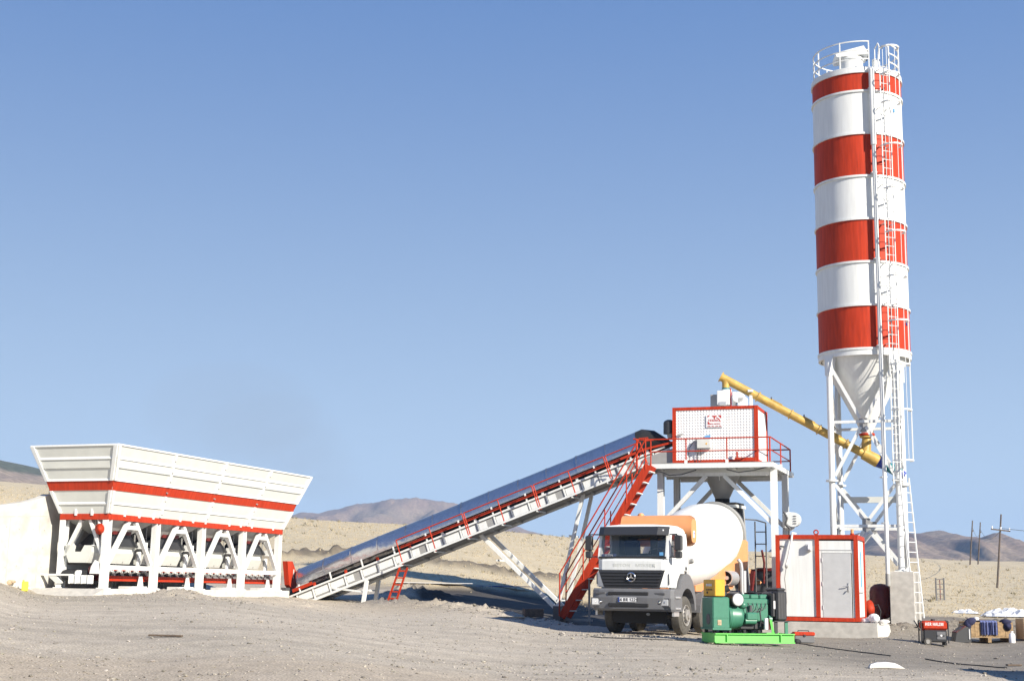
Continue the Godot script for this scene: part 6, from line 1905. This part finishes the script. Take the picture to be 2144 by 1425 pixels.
	part("cloth", MB.new().ball(Vector3(-0.32, 0.7, 0.05), Vector3(0.1, 0.06, 0.1), 8).ball(Vector3(-0.4, 0.66, 0.12), Vector3(0.07, 0.05, 0.06), 8), M.bag_white, o)
	o = thing("welding_case", "dark rounded case with a silver strip, left of the pallet crate", "case", on_ground(13.55, -42.1, 0.1))
	part("shell", MB.new().prism([Vector2(-0.3, 0.0), Vector2(0.2, 0.0), Vector2(0.2, 0.44), Vector2(0.05, 0.46), Vector2(-0.12, 0.40), Vector2(-0.24, 0.28)], 0.34), M.black_plastic, o)
	part("handle", MB.new().path([Vector3(-0.12, 0.4, 0), Vector3(-0.08, 0.52, 0), Vector3(0.08, 0.54, 0), Vector3(0.1, 0.45, 0)], 0.018, 8), M.black_plastic, o)
	part("strip", MB.new().cbox(Vector3(0.14, 0.24, 0.18), Vector3(0.045, 0.3, 0.03), 0.008), M.silver, o)
	part("red_edge", MB.new().beam(Vector3(-0.25, 0.29, 0), Vector3(0.05, 0.475, 0), 0.34, 0.02), M.dark_red, o)
	o = thing("water_canister", "white plastic canister standing before the pallet crate", "canister", on_ground(14.85, -41.6))
	part("body", MB.new().lathe([Vector2(0.0, 0.0), Vector2(0.085, 0.0), Vector2(0.09, 0.02), Vector2(0.09, 0.22), Vector2(0.07, 0.27), Vector2(0.03, 0.29), Vector2(0.03, 0.32), Vector2(0.0, 0.32)], Transform3D.IDENTITY, 20), M.white_plastic, o)
	part("cap", MB.new().tube(Vector3(0, 0.3, 0), Vector3(0, 0.34, 0), 0.04, 12), M.white_plastic, o)
	o = thing("cardboard_box", "tall brown cardboard box beside the pallet crate, cut by the picture's edge", "box", on_ground(15.6, -42.2, 0.05))
	part("box", MB.new().cbox(Vector3(0, 0.31, 0), Vector3(0.6, 0.6, 0.6), 0.012), M.cardboard, o)
	part("flap", MB.new().box(Vector3(-0.14, 0.62, 0.05), Vector3(0.3, 0.012, 0.5), Basis(Vector3(0, 0, 1), 0.15)), M.cardboard, o)
	for k in 4:
		part("print_mark", MB.new().box(Vector3(-0.12, 0.18 + k * 0.1, 0.302), Vector3(0.05, 0.06, 0.004)), M.old_wood, o)
	# cement bag in the foreground
	var bag := MB.new()
	var rings := []
	for q in [[-0.35, 0.02, 0.10], [-0.32, 0.07, 0.17], [-0.2, 0.10, 0.20], [0.0, 0.105, 0.20], [0.16, 0.09, 0.19], [0.26, 0.055, 0.15], [0.33, 0.025, 0.08], [0.37, 0.01, 0.02]]:
		var r := []
		for k in 14:
			var a := TAU * k / 14.0
			r.append(Vector3(q[0] + 0.012 * sin(k * 3.1), q[1] * 0.62 + sin(a) * q[1] * 0.62 * (1.0 + 0.1 * sin(k * 2.0 + q[0] * 9.0)), cos(a) * q[2]))
		rings.append(r)
	bag.loft(rings, true)
	solo("cement_bag", bag, M.bag_white, "white bag lying alone on the gravel in the foreground", "bag", on_ground(7.78, -29.1, -0.05, -0.01))
	# bundle on the slab
	o = plant("plastic_bundle", "white plastic bundle lying on the slab at the right of the container", "bundle", 7.36, 0.835, -1.75)
	part("roll", MB.new().ball(Vector3(0.05, 0.13, 0.1), Vector3(0.17, 0.14, 0.15), 14).ball(Vector3(0.1, 0.12, 0.2), Vector3(0.12, 0.11, 0.1), 10), M.white_plastic, o)
	part("wrap", MB.new().ball(Vector3(-0.2, 0.06, 0.0), Vector3(0.18, 0.07, 0.14), 10).ball(Vector3(-0.1, 0.08, -0.08), Vector3(0.12, 0.09, 0.1), 8), M.white_plastic, o)
	part("loose_sheet", MB.new().ball(Vector3(0.3, 0.04, -0.1), Vector3(0.2, 0.06, 0.18), 8), M.bag_white, o)
	# plastic sheeting on the grass
	var rng := RandomNumberGenerator.new()
	rng.seed = 9
	for q in [[18.6, -52.4, 1.0, 0.55, "large heap of crumpled white plastic sheeting at the edge of the dry field"], [17.4, -53.6, 0.5, 0.3, "smaller heap of crumpled white plastic sheeting lying in the dry field"]]:
		var st := MB.new()
		var g := 16
		var hgt := []
		for r in g:
			var row := []
			for k in g:
				var u := (k / (g - 1.0) - 0.5) * 2.0
				var w := (r / (g - 1.0) - 0.5) * 2.0
				var f := maxf(0.0, 1.0 - u * u - w * w)
				row.append(Vector3(u * q[2] * (1.0 + rng.randf_range(-0.12, 0.12)), pow(f, 0.6) * 0.24 * q[2] * rng.randf_range(0.0, 1.5) + 0.01, w * q[3]))
			hgt.append(row)
		for r in g - 1:
			for k in g - 1:
				st.face([hgt[r][k], hgt[r][k + 1], hgt[r + 1][k + 1]], UP)
				st.face([hgt[r][k], hgt[r + 1][k + 1], hgt[r + 1][k]], UP)
		solo("plastic_sheeting", st, M.sheet_white, q[4], "plastic sheet", on_ground(q[0], q[1]))
	# timber and stones
	o = thing("timber_block", "short brown wooden block lying before the dark pit by the stairs", "block", on_ground(0.8, -45.0, 0.25, 0.0))
	part("block", MB.new().cbox(Vector3(0, 0.14, 0), Vector3(0.62, 0.26, 0.34), 0.012), M.old_wood, o)
	for q in [[11.4, -31.9, 0.34, 0.1, "small brown board lying on the gravel below the cardboard box"], [-6.5, -26.9, 0.7, -0.25, "thin dark stick on the bare ground at lower left"], [0.0, -43.9, 1.1, 0.12, "pale weathered plank lying beside the wooden block"]]:
		solo("plank", MB.new().cbox(Vector3(0, 0.03, 0), Vector3(q[2], 0.035, 0.12 if q[2] < 0.5 else 0.08), 0.008), M.tan if q[2] > 1.0 else M.old_wood, q[4], "plank", on_ground(q[0], q[1], q[3], 0.0))
	# thin dark lines and a hose laid over the ground
	for q in [[[[7.9, -38.3], [8.3, -36.4], [8.9, -34.6], [9.25, -33.6]], "thin black line running over the gravel away from the toolbox"], [[[9.85, -33.4], [10.2, -32.4], [10.7, -31.3], [11.0, -30.9]], "thin black line on the gravel at lower right"], [[[2.2, -37.4], [2.9, -36.8], [3.8, -36.5], [4.9, -36.4]], "dark hose lying on the ground from the truck wheel to the generator"]]:
		var pts := []
		for k in q[0].size() - 1:
			for e in 4:
				var x := lerpf(q[0][k][0], q[0][k + 1][0], e / 4.0)
				var z := lerpf(q[0][k][1], q[0][k + 1][1], e / 4.0)
				pts.append(Vector3(x, ground_y(x, z) + 0.012, z))
		solo("cable", MB.new().path(pts, 0.013, 6), M.black_rubber, q[1], "cable")
	# air receiver tank between container and pier
	o = plant("air_tank", "dark red pressure tank standing between the container and the silo pier", "tank", 7.25, 0.75, 2.3)
	part("shell", MB.new().lathe([Vector2(0.0, 0.12), Vector2(0.2, 0.15), Vector2(0.34, 0.28), Vector2(0.36, 0.4), Vector2(0.36, 1.0), Vector2(0.32, 1.14), Vector2(0.2, 1.24), Vector2(0.0, 1.27)], Transform3D.IDENTITY, 28), M.dark_red, o)
	for k in 3:
		part("leg", MB.new().beam(Vector3(cos(k * 2.1) * 0.28, -0.15, sin(k * 2.1) * 0.28), Vector3(cos(k * 2.1) * 0.28, 0.3, sin(k * 2.1) * 0.28), 0.05, 0.05), M.black_rubber, o)
	o = plant("water_pump", "small red pump with a black hose behind the container's right corner", "pump", 7.08, 0.8, 0.9)
	part("body", MB.new().ball(Vector3(-0.06, 0.4, 0), Vector3(0.16, 0.3, 0.2), 14), M.red_paint, o)
	part("hose", MB.new().path([Vector3(0.05, 0.5, 0), Vector3(0.2, 0.55, 0), Vector3(0.28, 0.35, 0), Vector3(0.24, 0.05, 0)], 0.022, 8), M.black_rubber, o)
	part("base", MB.new().box(Vector3(0, 0.04, 0), Vector3(0.5, 0.1, 0.4)), M.black_rubber, o)
	# dark skip behind the truck
	o = plant("dark_skip", "dark steel skip with maroon rim standing behind the mixer truck", "skip", 3.2, 0.55, 5.8)
	part("tub", MB.new().loft([[Vector3(-1.0, 0, 0.7), Vector3(1.1, 0, 0.7), Vector3(1.1, 0, -0.7), Vector3(-1.0, 0, -0.7)], [Vector3(-1.3, 1.8, 0.9), Vector3(1.3, 2.0, 0.9), Vector3(1.3, 2.0, -0.9), Vector3(-1.3, 1.8, -0.9)]]), M.dark_steel, o)
	part("rim", MB.new().beam(Vector3(-1.32, 1.83, 0.93), Vector3(1.32, 2.03, 0.93), 0.08, 0.1), M.dark_red, o)
	# blue sheet at the field edge
	solo("blue_sheet", MB.new().cbox(Vector3(0, 0.03, 0), Vector3(2.6, 0.03, 0.5), 0.01), M.blue_paint, "strip of blue plastic sheet along the edge of the pit under the conveyor", "plastic sheet", on_ground(-0.2, -60.6, -0.1, 0.02))
	solo("white_sheet", MB.new().cbox(Vector3(0, 0.03, 0), Vector3(3.4, 0.03, 0.5), 0.01), M.bag_white, "strip of white plastic sheet on the ground behind the short red ladder", "plastic sheet", on_ground(-3.2, -60.0, -0.1, 0.02))
	# steel frame standing in the field
	o = thing("steel_frame", "narrow rusty steel frame standing alone in the dry field", "frame", on_ground(20.9, -68.0, 0.1))
	for x in [-0.2, 0.2]:
		part("upright", MB.new().box(Vector3(x, 0.52, 0), Vector3(0.06, 1.1, 0.06)), M.dark_steel, o)
	part("middle_bar", MB.new().box(Vector3(0.0, 0.52, 0), Vector3(0.035, 1.0, 0.03)), M.dark_red, o)
	for k in 5:
		part("rung", MB.new().box(Vector3(0, 0.08 + k * 0.23, 0), Vector3(0.34, 0.04, 0.04)), M.dark_steel, o)
	# power poles and their wires
	var tops := []
	var k2 := 0
	for q in [[38.3, -110.0, 5.75, 0.35, "near power pole with a crossarm, at the right edge of the field"], [65.9, -200.0, 6.3, 0.35, "leftmost of the three power poles on the far field"], [70.4, -210.0, 6.3, 0.35, "bare power pole just right of the leftmost one"]]:
		var at := on_ground(q[0], q[1])
		at.basis = Basis(Vector3(0, 0, 1), -0.10)
		o = thing("power_pole", q[4], "pole", at, "wooden power poles crossing the field")
		var s := 1.0 if k2 == 0 else 1.35
		part("mast", MB.new().tube(Vector3(0, -0.4, 0), Vector3(0, q[2], 0), 0.085 * s, 10, 0.06 * s), M.pole_wood, o)
		if k2 == 0:
			part("crossarm", MB.new().box(Vector3(0, q[2] - 1.25, 0.08), Vector3(1.5, 0.1, 0.1)), M.pole_wood, o)
			for x in [-0.68, 0.0, 0.68]:
				part("insulator", MB.new().tube(Vector3(x, q[2] - 1.2, 0.08), Vector3(x, q[2] - 1.0, 0.08), 0.05, 8), M.white_plastic, o)
		else:
			part("insulator", MB.new().tube(Vector3(0.12, q[2] - 1.6, 0), Vector3(0.12, q[2] - 1.35, 0), 0.09, 8), M.dark_steel, o)
		tops.append(at * Vector3(0.1, q[2] - 1.1, 0))
		k2 += 1
	k2 = 0
	for q in [[tops[0], Vector3(75.0, 6.6, -95.0), "overhead wire leaving the near power pole to the right"], [tops[2], tops[0], "overhead wire sagging between the near and the far power poles"], [tops[1], tops[2], "overhead wire between the two far power poles"]]:
		var pts := []
		for k in 13:
			var t := k / 12.0
			pts.append(q[0].lerp(q[1], t) - Vector3(0, 4.0 * t * (1.0 - t) * 1.1, 0))
		solo("overhead_wire", MB.new().path(pts, 0.022, 5), M.dark_steel, q[2], "wire", Transform3D.IDENTITY, "wires between the power poles")
	# unseen box outside the frame, added to cast the shadow at lower right
	o = thing("shadow_caster_box", "plain dark box out of view, added to cast the shadow at lower right", "shadow caster", on_ground(13.85, -24.2, -0.05))
	part("box", MB.new().cbox(Vector3(0, 1.0, 0), Vector3(3.4, 1.8, 5.0), 0.03), M.grey_steel, o)
	part("lid", MB.new().cbox(Vector3(0, 1.94, 0), Vector3(3.5, 0.08, 5.1), 0.02), M.dark_steel, o)
	for x in [-1.4, 1.4]:
		part("skid", MB.new().box(Vector3(x, 0.05, 0), Vector3(0.2, 0.12, 5.0)), M.dark_steel, o)

func build_smoke() -> void:
	# thin smoke drifting over the far hills, left of the middle
	var puffs := [[-170, 96, 34, 20], [-185, 112, 40, 26], [-205, 130, 52, 34], [-235, 150, 70, 42], [-275, 172, 90, 50]]
	for q in puffs:
		var f := FogVolume.new()
		f.name = numbered("smoke")
		f.shape = RenderingServer.FOG_VOLUME_SHAPE_ELLIPSOID
		f.size = Vector3(q[2], q[3], q[2] * 0.7) * 2.0
		f.position = Vector3(q[0], q[1], -1350)
		var m := FogMaterial.new()
		m.density = 0.0008
		m.albedo = Color(0.66, 0.64, 0.62)
		m.edge_fade = 1.0
		f.material = m
		add_child(f)
		f.set_meta("kind", "stuff")
		f.set_meta("label", "thin grey smoke drifting above the far hill left of the conveyor")
